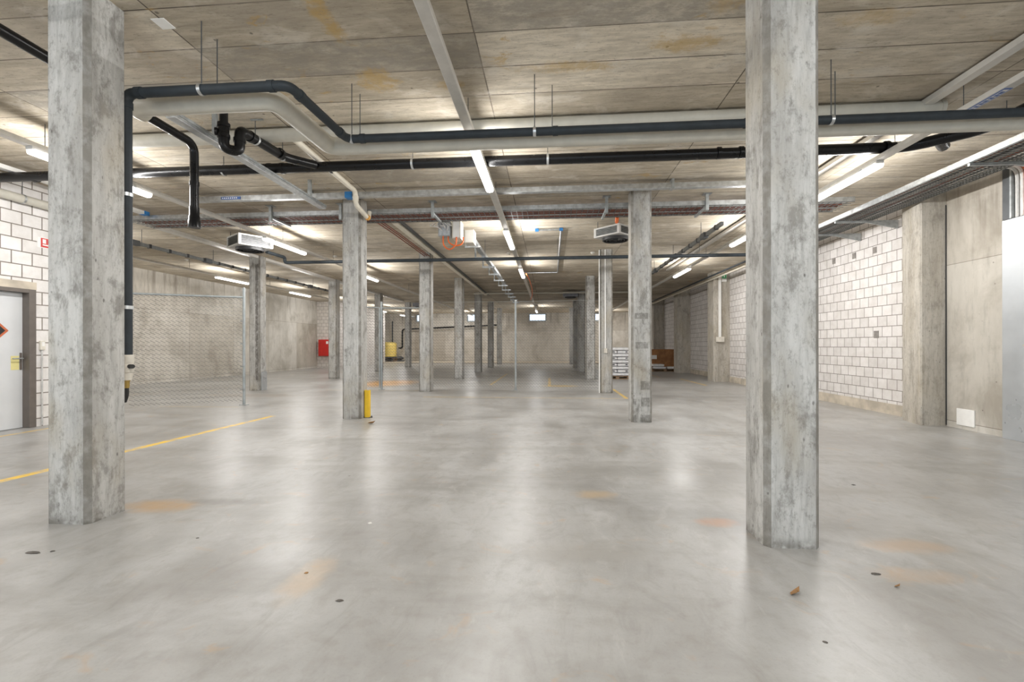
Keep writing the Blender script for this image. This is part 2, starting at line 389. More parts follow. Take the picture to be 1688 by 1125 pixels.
def tag(o, label, cat, group=None):
    o['label'] = label; o['category'] = cat
    if group: o['group'] = group
    return o
def thing(name, label, cat, loc=(0, 0, 0), rot=0., group=None):
    o = bpy.data.objects.new(name, None); C.objects.link(o)
    o.empty_display_size = .2
    o.location = loc; o.rotation_euler = (0, 0, rot); WLOC[o.name] = Vector(loc)
    return tag(o, label, cat, group)
def struct(o): o['kind'] = 'structure'; return o
def dup(root, loc=None, rot=None, label=None, group=None):
    r = root.copy(); C.objects.link(r)
    if loc is not None: r.location = loc
    if rot is not None: r.rotation_euler = (0, 0, rot)
    if label: r['label'] = label
    if group: r['group'] = group
    for ch in list(root.children):
        c = ch.copy(); C.objects.link(c); c.parent = r
        for g in list(ch.children):
            d = g.copy(); C.objects.link(d); d.parent = c
    return r

build_materials()
# ================================================================== THE SETTING
XL, XR, XW, YF, YB = -8.28, 6.38, -13.85, 36.7, -7.
struct(MB().box(-14.2, 7.2, YB, 38., -.2, 0).build('floor', 'floor'))
struct(MB().box(-14.2, 7.2, YB, 38., CE, CE + .1).build('ceiling', 'ceiling'))

# left block wall with the door opening
DY0, DY1, DZ = 5.28, 6.70, 2.21
m = MB(); m.box(XL - .2, XL, YB, DY0, 0, CE); m.box(XL - .2, XL, DY1, 7.84, 0, CE); m.box(XL - .2, XL, DY0, DY1, DZ, CE)
struct(m.build('wall_left', 'block_left'))
m = MB(); m.box(XL - .01, XL + .012, DY0 - .3, DY1 + .02, DZ, DZ + .12)
struct(m.build('trim_1', 'footing'))
# deeper left-hand concrete wall, the block spur near its far end, and an unseen partition added behind the door wall to close off light
struct(MB().box(XW - .25, XW, 7.84, 37., 0, CE).build('wall_left_back', 'wall_y'))
struct(MB().box(XW, XL - .2, 7.6, 7.84, 0, CE).build('wall_left_return', 'wall_x'))
m = MB().box(XW, -12.7, 26.2, 26.4, 0, CE)
struct(m.build('wall_left_spur', 'block_x'))
struct(MB().box(-12.9, -12.7, 26.4, 34.4, 0, CE).build('wall_left_far', 'block_y'))
# right: cast wall near, block wall beyond
struct(MB().box(6.36, 6.7, YB, 7.9, 0, CE).build('wall_right_near', 'wall_y'))
struct(MB().box(XR, 6.7, 8.45, 16.9, .0, CE).build('wall_right', 'block_y'))
struct(MB().box(6.62, 6.9, 16.9, 37., .0, CE).build('wall_right_far', 'block_y'))
struct(MB().box(XR - .012, XR, 8.45, 16.75, 0, .2).build('baseboard_right', 'footing'))
struct(MB().box(6.608, 6.62, 17.4, 36.6, 0, .2).build('baseboard_right_far', 'footing'))
# far wall with window openings
wins = [(-10.95, -9.65), (-6.70, -5.45), (-1.67, -.24), (3.55, 4.85)]
WZ0, WZ1 = 3.24, 3.87
m = MB(); x = XW
for a, b in wins:
    m.box(x, a, YF, YF + .3, 0, CE); m.box(a, b, YF, YF + .3, 0, WZ0); m.box(a, b, YF, YF + .3, WZ1, CE); x = b
m.box(x, 6.9, YF, YF + .3, 0, CE)
struct(m.build('wall_far', 'wall_x'))
struct(MB().box(XW, 6.6, 33.4, YF, 0, .05).build('baseboard_far', 'footing'))
for i, (a, b) in enumerate(wins):
    fr = MB()
    t = .1
    fr.box(a, b, YF - .03, YF + .1, WZ0, WZ0 + t); fr.box(a, b, YF - .03, YF + .1, WZ1 - t * .6, WZ1)
    fr.box(a, a + t, YF - .03, YF + .1, WZ0 + t, WZ1 - t * .6); fr.box(b - t, b, YF - .03, YF + .1, WZ0 + t, WZ1 - t * .6)
    w = struct(fr.build('window_%d' % (i + 1), 'galv_dull'))
    MB().box(a + t, b - t, YF + .03, YF + .04, WZ0 + t, WZ1 - t * .6).build('pane', 'glass', w)

# door
d = MB()
d.box(XL - .19, XL + .03, DY0, DY0 + .1, 0, DZ); d.box(XL - .19, XL + .03, DY1 - .1, DY1, 0, DZ); d.box(XL - .19, XL + .03, DY0 + .1, DY1 - .1, DZ - .06, DZ)
door = struct(d.build('door_1', 'frame', bevel=.004))
leaf = MB().box(XL - .14, XL - .09, DY0 + .1, DY1 - .1, .01, DZ - .06).build('door_leaf', 'door', door, bevel=.003)
XD = XL - .09
h = MB(); h.box(XD, XD + .012, 6.555, 6.585, .93, 1.2).build('escutcheon', 'frame', leaf, bevel=.004)
MB().tube([(XD + .01, 6.57, 1.11), (XD + .06, 6.57, 1.11), (XD + .06, 6.42, 1.11)], .010, 10, .02).build('door_handle', 'galv_dull', leaf, smooth=True)
MB().box(XD, XD + .003, 6.44, 6.55, .93, 1.15).build('paper_note', 'paper', leaf)
cy_, cz_, R = 6.235, 1.545, .175
o_ = [(XD, cy_, cz_ - R), (XD, cy_ + R, cz_), (XD, cy_, cz_ + R), (XD, cy_ - R, cz_)]
MB().prism(o_, (.004, 0, 0)).build('diamond_border', 'redbrown', leaf)
r2 = R * .74
MB().prism([(XD + .004, cy_, cz_ - r2), (XD + .004, cy_ + r2, cz_), (XD + .004, cy_, cz_ + r2), (XD + .004, cy_ - r2, cz_)], (.003, 0, 0)).build('diamond_panel', 'black', leaf)

# ================================================================== COLUMNS
X0, X1, X2, YC0, SP = 1.5526, -3.520, -8.597, 3.0486, 4.802
CW, CD = .3436, .325
def col_profile(w, d, ch=.034):
    a, b = w / 2, d / 2
    return [(-a + ch, -b), (a - ch, -b), (a, -b + ch), (a, b - ch), (a - ch, b), (-a + ch, b), (-a, b - ch), (-a, -b + ch)]
colmesh = MB().prism([(x, y, 0) for x, y in col_profile(CW, CD)], (0, 0, CE))
names = {
 (0, 0): 'large pale concrete column nearest on the right, in front of the white block wall',
 (1, 0): 'large blotchy concrete column nearest on the left, beside the slate drain pipe',
 (0, 1): 'concrete column in front of the white bag stack, dark patches near its foot',
 (1, 1): 'concrete column with the yellow post at its foot and cream pipe at its top',
 (0, 2): 'concrete column with a white conduit and small socket box on its front',
 (1, 2): 'concrete column at the mesh fence, next behind the one with the yellow post',
 (2, 2): 'concrete column beside the left mesh fence post, dark streak down its front',
 (0, 3): 'pale concrete column just left of the one with the white conduit',
 (1, 3): 'pale concrete column directly behind the mesh fence, third back in the middle row',
 (2, 3): 'concrete column in front of the red fire hose cabinet',
 (0, 4): 'shaded concrete column seen through the mesh fence, rightmost behind it',
 (1, 4): 'shaded concrete column behind the mesh fence, nearest of the three dark ones on the left',
 (2, 4): 'shaded concrete column behind the tall fence post by the bright white wall',
 (0, 5): 'shaded distant concrete column behind the fence, middle of the three overlapping dark ones on the right',
 (1, 5): 'shaded concrete column behind the mesh fence, middle of the three dark ones on the left',
 (2, 5): 'slim grey concrete column just right of the yellow tank',
 (0, 6): 'most distant dark concrete column on the right beside the far wall window',
 (1, 6): 'most distant dark concrete column left of the far wall middle window',
}
first = None
for (r, k_), lab in names.items():
    loc = ((X0, X1, X2)[r], YC0 + k_ * SP + CD / 2, 0)
    if first is None:
        first = colmesh.build('concrete_column', 'column'); first.location = loc; o = first
    else:
        o = first.copy(); C.objects.link(o); o.location = loc
    tag(o, lab, 'column', 'concrete columns')

# wall pillars on the right
def pillar(x0, x1, y0, y1, lab):
    pf = [(x0 + .02, y0), (x1, y0), (x1, y1), (x0 + (.14 if y0 < 8 else 0), y1), (x0, y0 + .02)]
    o = MB().prism([(x, y, 0) for x, y in pf], (0, 0, CE)).build('wall_pillar', 'pillar')
    return tag(o, lab, 'pillar', 'pillars along the right wall')
pillar(5.98, 6.42, 7.88, 8.46, 'broad concrete wall pillar with a dark side between block wall and cast wall')
pillar(5.83, 6.64, 16.76, 17.40, 'concrete wall pillar carrying the white conduit and the green exit sign')
pillar(6.03, 6.64, 22.1, 22.75, 'concrete wall pillar beside the brown carton, between two block walls')
pillar(6.0, 6.64, 27., 27.7, 'dark distant concrete wall pillar above the brown carton')

# ================================================================== LIGHT RAILS AND LAMPS
ZR = 3.612
def light_rail(x, y0, y1, lab, rods):
    t = thing('light_rail', lab, 'light rail', (x, y0, ZR), 0, 'ceiling light rails')
    MB().box(x - .05, x + .05, y0, y1, ZR, ZR + .055).build('rail', 'rail', t, bevel=.006)
    for y in rods:
        MB().tube([(x, y, ZR + .05), (x, y, CE)], .004, 6).build('suspension_rod', 'dark_steel', t)
    return t
light_rail(-.86, -5.0, 34., 'long light rail running down the middle of the hall ceiling', [2.5, 4.8, 7.3, 9.7, 12.1, 14.5, 19, 24, 29])
light_rail(-5.98, -5.0, 35.2, 'light rail left of the middle columns, passing the left fan heater', [2.6, 4.95, 7.15, 9.8, 12.2, 14.6, 19, 23])
rr = light_rail(4.12, -5.0, 35.2, 'light rail along the right bay with a blue label', [2.4, 4.9, 8., 9.8, 12.4, 15., 20, 25, 30])
light_rail(-10.9, 8.2, 36., 'light rail in the far left bay by the concrete wall', [9, 11, 13, 17, 21, 25, 30])
# label on the right rail: blue bordered strip with unreadable lettering
ml = MB(); zb = ZR - .003
ml.box(4.085, 4.155, 4.45, 5.0, zb, ZR).build('rail_label', 'label_blue', rr)
ml = MB(); ml.box(4.097, 4.143, 4.47, 4.98, zb - .001, zb).build('label_field', 'white_plate', rr)
ml = MB()
for i in range(9):
    y = 4.50 + i * .05
    ml.box(4.103, 4.137, y, y + (.032 if i % 3 else .042), zb - .002, zb - .001)
ml.build('label_lettering', 'label_blue', rr)

def lamp_proto():
    t = thing('linear_lamp', '', 'ceiling lamp')
    b = MB(); b.box(-.045, .045, -.8, .8, -.035, 0).build('housing', 'white_metal', t, local=True, bevel=.004)
    pr = [(-.055, -.03), (-.055, -.06), (-.04, -.082), (0, -.09), (.04, -.082), (.055, -.06), (.055, -.03)]
    MB().prism([(x, -.78, z) for x, z in pr], (0, 1.56, 0)).build('diffuser', 'lamp', t, local=True)
    for y in (-.5, .5): MB().box(-.056, .056, y - .02, y + .02, -.03, .004).build('mount_clip', 'galv', t, local=True)
    for rx, ry, en, off in ((0, 0, LAMP_W, (0, 0, -.095)), (0, -PI / 2, SIDE_W, (.06, 0, -.06)), (0, PI / 2, SIDE_W, (-.06, 0, -.06))):
        L = bpy.data.lights.new('tube_light', 'AREA'); L.shape = 'RECTANGLE'; L.size_y = 1.5; L.size = .08 if en == LAMP_W else .05
        L.energy = en; L.color = (1., .985, .965)
        q = bpy.data.objects.new('tube_light', L); C.objects.link(q); q.parent = t; q.location = off; q.rotation_euler = (rx, ry, 0)
    return t
proto = None
def lamp(x, yc, lab):
    global proto
    if proto is None:
        proto = lamp_proto(); o = proto; o.location = (x, yc, ZR); o['label'] = lab; o['group'] = 'linear ceiling lamps'
    else: o = dup(proto, (x, yc, ZR), 0, lab, 'linear ceiling lamps')
    return o
lamp(-.86, 5.79, 'lit linear lamp crossing the black pipe, nearest in the middle row')
lamp(-.86, 9.78, 'lit linear lamp in the middle row, second from the front, by the wire tray')
lamp(-.86, 14.3, 'lit linear lamp in the middle row, third from the front, beside the thin conduit')
lamp(-.86, 30.2, 'lit linear lamp in front of the far wall window')
lamp(-5.98, 5.58, 'lit linear lamp partly behind the nearest left column')
lamp(-5.98, 9.93, 'lit linear lamp next to the left fan heater')
lamp(-5.98, 14.65, 'lit linear lamp just right of the column with the yellow post')
lamp(4.12, 6.85, 'lit linear lamp right of the nearest right column, under the black pipe')
lamp(4.12, 9.92, 'lit linear lamp just left of the nearest right column, high up')
lamp(4.12, 14.65, 'lit linear lamp on the right, far end of the right rail')
lamp(-10.9, 14.9, 'lit linear lamp in the far left bay above the fence post')
lamp(-10.9, 19.2, 'lit linear lamp in the far left bay, behind the left fence column')
lamp(-10.9, 33.5, 'lit linear lamp at the far end of the left bay by the yellow tank')
for x_, nm in ((-.86, 'middle'), (-5.98, 'left'), (4.12, 'right')):  # lamps outside the view, added to brighten the foreground
    lamp(x_, .9, 'unseen linear lamp added for light near the front end of the %s light rail, second from that end' % nm); lamp(x_, -3.9, 'unseen linear lamp added for light at the very front end of the %s light rail' % nm)
lamp(-5.98, 34.2, 'lit linear lamp at the far wall window left of the middle')
lamp(4.12, 34.2, 'lit linear lamp at the far wall window behind the conduit column')
lamp(-10.9, 9.3, 'lit linear lamp at the near end of the far left bay')
lamp(-10.9, 24.2, 'lit linear lamp in the far left bay by the block spur wall')
lamp(-10.9, 28.9, 'lit linear lamp in the far left bay along the white block wall')

# ================================================================== PIPES
def clampset(t, pts, ax, r, top=True, mat='galv', ztop=CE):
    for (x, y, z) in pts:
        m = MB().ring((x, y, z), ax, r + .001, .028)
        m.build('pipe_clamp', mat, t, smooth=True)
        if top: MB().tube([(x, y, z + r), (x, y, ztop)], .0045, 6).build('hanger_rod', 'dark_steel', t)
# slate pipe
t = thing('drain_pipe', 'slate grey pipe above the beige pipe, stepping back and dropping beside the left column', 'pipe', (-3.43, 3.49, 1.2))
Zp = 3.387
MB().tube([(-3.478, 3.488, 1.23), (-3.478, 3.488, Zp), (-2.075, 3.488, Zp), (-2.03, 4.446, Zp), (6.36, 4.446, Zp)], .040, 16, .085).build('pipe_run', 'slate_pipe', t, smooth=True)
for c, ax in [((-3.478, 3.488, 3.29), (0, 0, 1)), ((-3.36, 3.488, Zp), (1, 0, 0)), ((-2.22, 3.488, Zp), (1, 0, 0)), ((-2.068, 3.64, Zp), (0, 1, 0)), ((-2.037, 4.3, Zp), (0, 1, 0)), ((-1.87, 4.446, Zp), (1, 0, 0)), ((.06, 4.446, Zp), (1, 0, 0)), ((1.85, 4.446, Zp), (1, 0, 0))]:
    MB().ring(c, ax, .039, .05, .007).build('pipe_socket', 'slate_pipe', t, smooth=True)
clampset(t, [(-2.818, 3.488, Zp), (-1.982, 4.446, Zp), (-.142, 4.446, Zp), (2.6, 4.446, Zp)], (1, 0, 0), .041)
clampset(t, [(-3.478, 3.488, 2.55), (-3.478, 3.488, 1.62)], (0, 0, 1), .041, False)
v = MB().lathe((-3.478, 3.488, 1.02), (0, 0, 1), [(.022, 0), (.034, .0), (.040, .03), (.040, .06), (.046, .065), (.05, .09), (.05, .125), (.044, .135), (.05, .15), (.05, .2), (.043, .21)], 16).build('valve_body', 'ivory', t, smooth=True)
MB().tube([(-3.433, 3.47, 1.135), (-3.393, 3.455, 1.135)], .018, 10).build('valve_knob', 'rubber', v, smooth=True)
MB().lathe((-3.478, 3.488, .955), (0, 0, 1), [(.016, 0), (.02, .01), (.02, .05), (.024, .055), (.024, .068)], 12).build('brass_coupling', 'brass', t, smooth=True)
MB().tube([(-3.478, 3.488, .96), (-3.478, 3.49, .90), (-3.51, 3.50, .84)], .0155, 10, .06).build('hose_tail', 'rubber', t, smooth=True)
# beige insulated pipe
t = thing('insulated_pipe', 'thick beige jacketed pipe under the slate pipe, crossing the whole hall', 'pipe', (-3.6, 3.707, 3.3))
Zg = 3.405
MB().tube([(-3.62, 3.81, Zg), (-3.62, 3.707, Zg), (-2.335, 3.707, Zg), (-2.30, 4.640, Zg), (6.36, 4.640, Zg)], .088, 24, .11, 8).build('pipe_jacket', 'beige_pipe', t, smooth=True)
for x_, y_ in ((-2.851, 3.707), (-1.98, 4.64), (.03, 4.64), (2.75, 4.64)):
    MB().tube([(x_, y_, Zg + .08), (x_, y_, CE)], .0045, 6).build('hanger_rod', 'dark_steel', t)
# beige pipe at the ceiling
t = thing('ceiling_pipe', 'beige pipe close under the ceiling behind the thick jacketed pipe', 'pipe', (-5, 5.28, 3.78))
MB().tube([(-5.6, 5.285, 3.86), (4.22, 5.285, 3.86)], .078, 20).build('pipe_run', 'beige_pipe', t, smooth=True)
MB().ring((4.2, 5.285, 3.86), (1, 0, 0), .078, .04, .006).build('end_cap', 'beige_pipe', t, smooth=True)
# black main pipe
t = thing('waste_pipe', 'black waste pipe crossing the hall behind the nearest lamp, bending forward at right', 'pipe', (-8, 6, 3.68))
Zk = 3.75
MB().tube([(-8.28, 5.98, Zk), (4.40, 6.02, Zk), (4.93, 5.55, Zk), (4.93, 2.2, Zk)], .066, 20, .2).build('pipe_run', 'black_pipe', t, smooth=True)
MB().tube([(4.62, 5.82, Zk), (4.80, 5.98, Zk - .02)], .062, 16).build('cleanout_stub', 'black_pipe', t, smooth=True)
for x_ in (-3.85, -3.66, 2.15, 2.42, 4.15, -7.4):
    MB().ring((x_, 6.0, Zk), (1, 0, 0), .065, .045, .009).build('pipe_socket', 'black_pipe', t, smooth=True)
clampset(t, [(-4.52, 6.0, Zk), (-1.83, 6.0, Zk), (-.02, 6.0, Zk), (2.55, 6.0, Zk), (4.27, 6.02, Zk)], (1, 0, 0), .067)
clampset(t, [(4.93, 5.35, Zk)], (0, 1, 0), .067)
# trap branch
t = thing('trap_pipe', 'black siphon trap hanging under the beige pipe and joining the black waste pipe', 'pipe', (-3.5, 4.75, 3.4))
MB().tube([(-3.555, 4.72, CE), (-3.555, 4.72, 3.6)], .042, 14).build('inlet_pipe', 'black_pipe', t, smooth=True)
MB().tube([(-3.555, 4.72, 3.72), (-3.555, 4.72, 3.47), (-3.45, 4.83, 3.47), (-3.45, 4.83, 3.72), (-3.44, 4.98, 3.72)], .054, 16, .07, 8).build('trap_bend', 'black_pipe', t, smooth=True)
MB().tube([(-3.445, 4.92, 3.72), (-3.40, 5.62, 3.735), (-3.15, 5.93, Zk)], .055, 16, .12).build('branch_pipe', 'black_pipe', t, smooth=True)
for c, ax, r_ in [((-3.555, 4.72, 3.72), (0, 0, 1), .054), ((-3.555, 4.72, 3.60), (0, 0, 1), .053), ((-3.45, 4.83, 3.60), (0, 0, 1), .053), ((-3.44, 5.0, 3.72), (0, 1, 0), .054), ((-3.39, 5.5, 3.735), (0, 1, 0), .054)]:
    MB().ring(c, ax, r_, .04, .010).build('socket_ring', 'black_pipe', t, smooth=True)
MB().lathe((-3.60, 4.69, 3.64), (-.86, -.5, 0), [(.035, 0), (.042, .01), (.042, .03)], 14).build('inspection_cap', 'black_pipe', t, smooth=True)
clampset(t, [(-3.435, 5.08, 3.72), (-3.405, 5.58, 3.735)], (0, 1, 0), .056)
for y_ in (5.05, 5.58): MB().box(-3.47, -3.32, y_ - .012, y_ + .012, CE - .012, CE - .0015).build('ceiling_bracket', 'galv_dull', t)
# second black pipe with a drop
t = thing('drop_pipe', 'black pipe coming from upper left and dropping to an open socket before the wire tray', 'pipe', (-4.18, 5.05, 2.7))
MB().tube([(-4.07, .2, 3.70), (-4.18, 5.06, 3.69), (-4.18, 5.06, 2.78)], .046, 16, .13, 8).build('pipe_run', 'black_pipe', t, smooth=True)
MB().lathe((-4.18, 5.06, 2.70), (0, 0, 1), [(.052, 0), (.066, .0), (.066, .075), (.060, .085), (.058, .13), (.052, .14), (.052, .24), (.047, .245)], 18).build('end_socket', 'black_pipe', t, smooth=True)
MB().ring((-4.18, 5.06, 3.22), (0, 0, 1), .046, .05, .006).build('pipe_socket', 'black_pipe', t, smooth=True)
# cream pipe down to the column
t = thing('cream_pipe', 'cream plastic pipe running back to the top of the column with the yellow post', 'pipe', (-3.15, 5.3, 3.6))
MB().tube([(-3.155, 5.40, 3.872), (-3.20, 7.31, 3.865), (-3.20, 7.325, 3.65), (-3.25, 7.98, 3.59), (-3.25, 8.02, 3.73)], .04, 14, .08).build('pipe_run', 'cream_pipe', t, smooth=True)
MB().ring((-3.20, 7.32, 3.745), (0, 0, 1), .04, .08, .008).build('pipe_socket', 'cream_pipe', t, smooth=True)
MB().lathe((-3.235, 7.86, 3.60), (0, .9, -.1), [(.02, 0), (.046, .01), (.05, .06), (.03, .085)], 12).build('foam_seal', 'foam', t, smooth=True)
MB().box(-3.18, -3.145, 6.3, 6.42, 3.822, 3.832).build('pipe_sticker', 'black', t)
# pipe on the left block wall
t = thing('wall_pipe', 'beige pipe running along the top of the white block wall above the door', 'pipe', (-8.2, 0, 3.5))
MB().tube([(XL + .1, -2., 3.59), (XL + .1, 7.8, 3.60)], .068, 18).build('pipe_run', 'beige_pipe', t, smooth=True)
clampset(t, [(XL + .1, 6.45, 3.6)], (0, 1, 0), .069)
# thin dark crossing pipe
t = thing('heating_pipe', 'thin dark grey pipe crossing the hall between the two fan heaters', 'pipe', (-7.2, 11.8, 3.5))
MB().tube([(-6.88, 10.6, 3.60), (-6.84, 11.3, 3.60), (-6.84, 11.3, 3.465), (4.75, 11.3, 3.465)], .042, 14, .09).build('pipe_run', 'slate_pipe', t, smooth=True)
for x_ in (-5.2, -1.6, .2, 3.6): MB().tube([(x_, 11.3, 3.5), (x_, 11.3, CE)], .005, 6).build('hanger_rod', 'dark_steel', t)
# right-hand side pipes under the ceiling edge
t = thing('wall_heating_pipe', 'pale pipe along the top of the right block wall', 'pipe', (5.7, 9, 3.6))
MB().tube([(5.75, 11.6, 3.66), (5.75, 30., 3.66)], .045, 14).build('pipe_run', 'cream_pipe', t, smooth=True)
t = thing('wall_heating_pipe', 'thin dark pipe next to the pale pipe along the right block wall', 'pipe', (5.5, 9, 3.6))
MB().tube([(5.48, 11.95, 3.66), (5.48, 30., 3.66)], .028, 12).build('pipe_run', 'slate_pipe', t, smooth=True)
# far pipe across, near the far wall
t = thing('far_pipe', 'thin pale pipe crossing under the ceiling beyond the mesh fence', 'pipe', (-6, 20, 3.6))
MB().tube([(-3.6, 21.5, 3.78), (4., 21.5, 3.78)], .035, 10).build('pipe_run', 'beige_pipe', t, smooth=True)
t = thing('far_wall_pipe', 'thin black pipe along the far wall stepping down to the yellow tank', 'pipe', (-12, 36, 1))
MB().tube([(-12.25, 36.2, 1.12), (-11.92, 36.2, 1.12), (-11.92, 36.2, 2.64), (-4.2, 36.2, 2.95)], .065, 12, .2).build('pipe_run', 'black_pipe', t, smooth=True)
t = thing('tank_pipe', 'thin dark vertical pipe rising from the yellow tank', 'pipe', (-12.75, 36, 1.6))
MB().tube([(-12.75, 36.2, 1.58), (-12.75, 36.2, 3.3)], .05, 10).build('pipe_run', 'slate_pipe', t, smooth=True)
# small conduit loop on the ceiling
t = thing('ceiling_conduit', 'thin conduit loop with blue ends on the ceiling right of the second middle lamp', 'conduit', (0, 10.3, 3.9))
MB().tube([(-.28, 10.31, 3.915), (.265, 10.30, 3.915), (.288, 16.33, 3.915), (-.9, 16.35, 3.915)], .022, 10, .04).build('conduit_run', 'galv', t, smooth=True)
for c in ((-.28, 10.31, 3.91), (.265, 10.30, 3.91)): MB().box(c[0] - .04, c[0] + .04, c[1] - .04, c[1] + .04, 3.885, 3.94).build('blue_end', 'blue', t)

# ================================================================== CABLE DUCTS / TRAYS
t = thing('cable_duct', 'pale metal cable duct crossing the ceiling in front of the second columns', 'cable duct', (-6, 7.45, 3.83))
MB().box(-6.1, 4.0, 7.40, 7.50, 3.80, 3.885).build('duct_body', 'galv', t, bevel=.004)
MB().box(-3.42, -3.30, 7.385, 7.515, 3.79, 3.89).build('blue_tape', 'blue', t)
l_ = MB().box(-5.62, -5.27, 7.392, 7.40, 3.818, 3.862).build('duct_label', 'label_blue', t)
m = MB()
for i in range(8): m.box(-5.60 + i * .036, -5.60 + i * .036 + .02, 7.390, 7.392, 3.83, 3.85)
m.build('label_lettering', 'white_plate', l_)
for x_ in (-4.05, 1.95): MB().box(x_ - .02, x_ + .02, 7.385, 7.515, 3.79, CE - .0015).build('duct_clip', 'galv_dull', t)
t = thing('cable_duct', 'galvanised cable duct left of the middle columns, running back under the beige pipe', 'cable duct', (-3.8, 4.4, 3.6))
MB().box(-3.845, -3.74, 4.28, 7.38, 3.60, 3.662).build('duct_body', 'galv', t, bevel=.004)
MB().box(-3.74, -3.727, 4.28, 7.38, 3.634, 3.662).build('duct_lip', 'galv_dull', t)
for y_ in (4.9, 6.96): 
    MB().box(-3.82, -3.77, y_ - .02, y_ + .02, 3.662, CE - .0015).build('hanger_profile', 'galv_dull', t)
t = thing('cable_duct', 'white cable duct with a blue end in the left bay', 'cable duct', (-7.74, 5.5, 3.8))
MB().box(-7.79, -7.69, 5.2, 8.08, 3.82, 3.88).build('duct_body', 'white_metal', t)
MB().box(-7.795, -7.685, 8.08, 8.19, 3.815, 3.885).build('blue_end', 'blue', t)
t = thing('cable_duct', 'pale flat cable duct above the left row of columns', 'cable duct', (-8.53, 8.5, 3.88))
MB().box(-8.62, -8.46, 8.25, 26., 3.87, CE - .0015).build('duct_body', 'rail', t)
t = thing('cable_duct', 'beige cable duct running back along the right side of the middle columns', 'cable duct', (-3.12, 8.9, 3.78))
MB().box(-3.18, -3.06, 9.0, 22.3, 3.78, 3.85).build('duct_body', 'cream_pipe', t)
MB().box(-3.03, -2.99, 9.0, 22.3, 3.80, 3.86).build('side_rail', 'dark_steel', t)
for y_ in (10, 13, 16, 19): MB().box(-3.17, -3.07, y_ - .02, y_ + .02, 3.85, CE - .0015).build('hanger_profile', 'galv_dull', t)
t = thing('cable_duct', 'pale cable duct left of the right light rail', 'cable duct', (4.0, 1, 3.75))
MB().box(3.98, 4.08, 1., 16., 3.865, 3.925).build('duct_body', 'rail', t, bevel=.004)
# red-brown cables over the middle columns
for i, (x_, z_) in enumerate(((-3.50, 3.83), (-3.44, 3.84), (-3.37, 3.83))):
    tag(MB().tube([(x_, 8.9, z_ - .02), (x_, 10., z_), (x_, 12.6, z_)], .013, 6).build('supply_cable', 'red_cable', smooth=True), 'red-brown cable strung under the ceiling between the second and third middle columns', 'cable', 'red-brown cables over the middle columns')

def wire_tray(name, lab, x0, x1, y0, y1, z, along, nlong, step, rails, wr=.0035):
    t = thing(name, lab, 'cable tray', (x0, y0, z))
    m = MB()
    if along == 'x':
        for i in range(nlong):
            y = y0 + (y1 - y0) * i / (nlong - 1); m.bar((x0, y, z), (x1, y, z), wr * 2, wr * 2)
        n = int((x1 - x0) / step)
        for i in range(n + 1):
            x = x0 + i * step; m.bar((x, y0, z), (x, y1, z), wr * 2, wr * 2); m.bar((x, y0, z), (x, y0, z + .06), wr * 2, wr * 2); m.bar((x, y1, z), (x, y1, z + .06), wr * 2, wr * 2)
    else:
        for i in range(nlong):
            x = x0 + (x1 - x0) * i / (nlong - 1); m.bar((x, y0, z), (x, y1, z), wr * 2, wr * 2)
        n = int((y1 - y0) / step)
        for i in range(n + 1):
            y = y0 + i * step; m.bar((x0, y, z), (x1, y, z), wr * 2, wr * 2); m.bar((x0, y, z), (x0, y, z + .06), wr * 2, wr * 2); m.bar((x1, y, z), (x1, y, z + .06), wr * 2, wr * 2)
    m.build('wire_mesh', 'bar_grey', t)
    for r in rails: MB().box(*r).build('side_rail', 'galv', t, bevel=.003)
    return t
TZ = 3.755
t = wire_tray('wire_cable_tray', 'wire mesh cable tray crossing the hall behind the second columns', -8.2, 5.2, 8.24, 8.84, TZ, 'x', 7, .1, [(-8.2, 5.2, 8.225, 8.238, TZ + .005, TZ + .085), (-8.2, 5.2, 8.842, 8.855, TZ + .005, TZ + .06)])
for x_ in (-5.237, -3.87, -2.128, 1.013, 2.739):
    MB().box(x_ - .025, x_ + .025, 8.17, 8.22, TZ - .10, CE - .0015).build('hanger_profile', 'galv_dull', t)
    MB().box(x_ - .02, x_ + .02, 8.22, 8.85, TZ - .045, TZ - .01).build('support_arm', 'galv_dull', t)
    MB().box(x_ - .07, x_ + .07, 8.13, 8.26, CE - .01, CE - .0015).build('ceiling_plate', 'galv_dull', t)
for i in range(7):
    y_ = 8.33 + i * .075; wob = [(-8.1 + j * 1.1, y_ + random.uniform(-.02, .02), TZ + .02 + random.uniform(0, .008)) for j in range(13)]
    tag(MB().tube(wob, .017, 6).build('tray_cable', 'red_cable' if i % 4 else 'grey_cable', smooth=True), 'cable lying in the wire tray that crosses the hall', 'cable', 'cables in the crossing wire tray')
t = wire_tray('wire_cable_tray', 'wire mesh cable tray along the right wall, bright steel side rail', 5.30, 5.92, 2.2, 12.5, 3.60, 'y', 9, .05, [(5.265, 5.292, 2.2, 12.5, 3.60, 3.675), (5.925, 5.94, 2.2, 12.5, 3.605, 3.665)])
for y_ in (4.0, 6.2, 8.9, 9.9, 11.8):
    MB().bar((5.27, y_, 3.575), (6.36, y_, 3.575), .035, .035).build('wall_bracket', 'galv_dull', t)
    MB().prism([(6.36, y_ - .015, 3.44), (6.36, y_ - .015, 3.56), (5.8, y_ - .015, 3.56)], (0, .03, 0)).build('bracket_web', 'galv_dull', t)
for i in range(6):
    x_ = 5.37 + i * .09; wob = [(x_ + random.uniform(-.02, .02), 2.3 + j * .9, 3.62 + random.uniform(0, .008)) for j in range(12)]
    tag(MB().tube(wob, .012, 6).build('tray_cable', ('red_cable', 'rubber', 'grey_cable')[i % 3], smooth=True), 'cable lying in the wire tray along the right wall', 'cable', 'cables in the right wall tray')
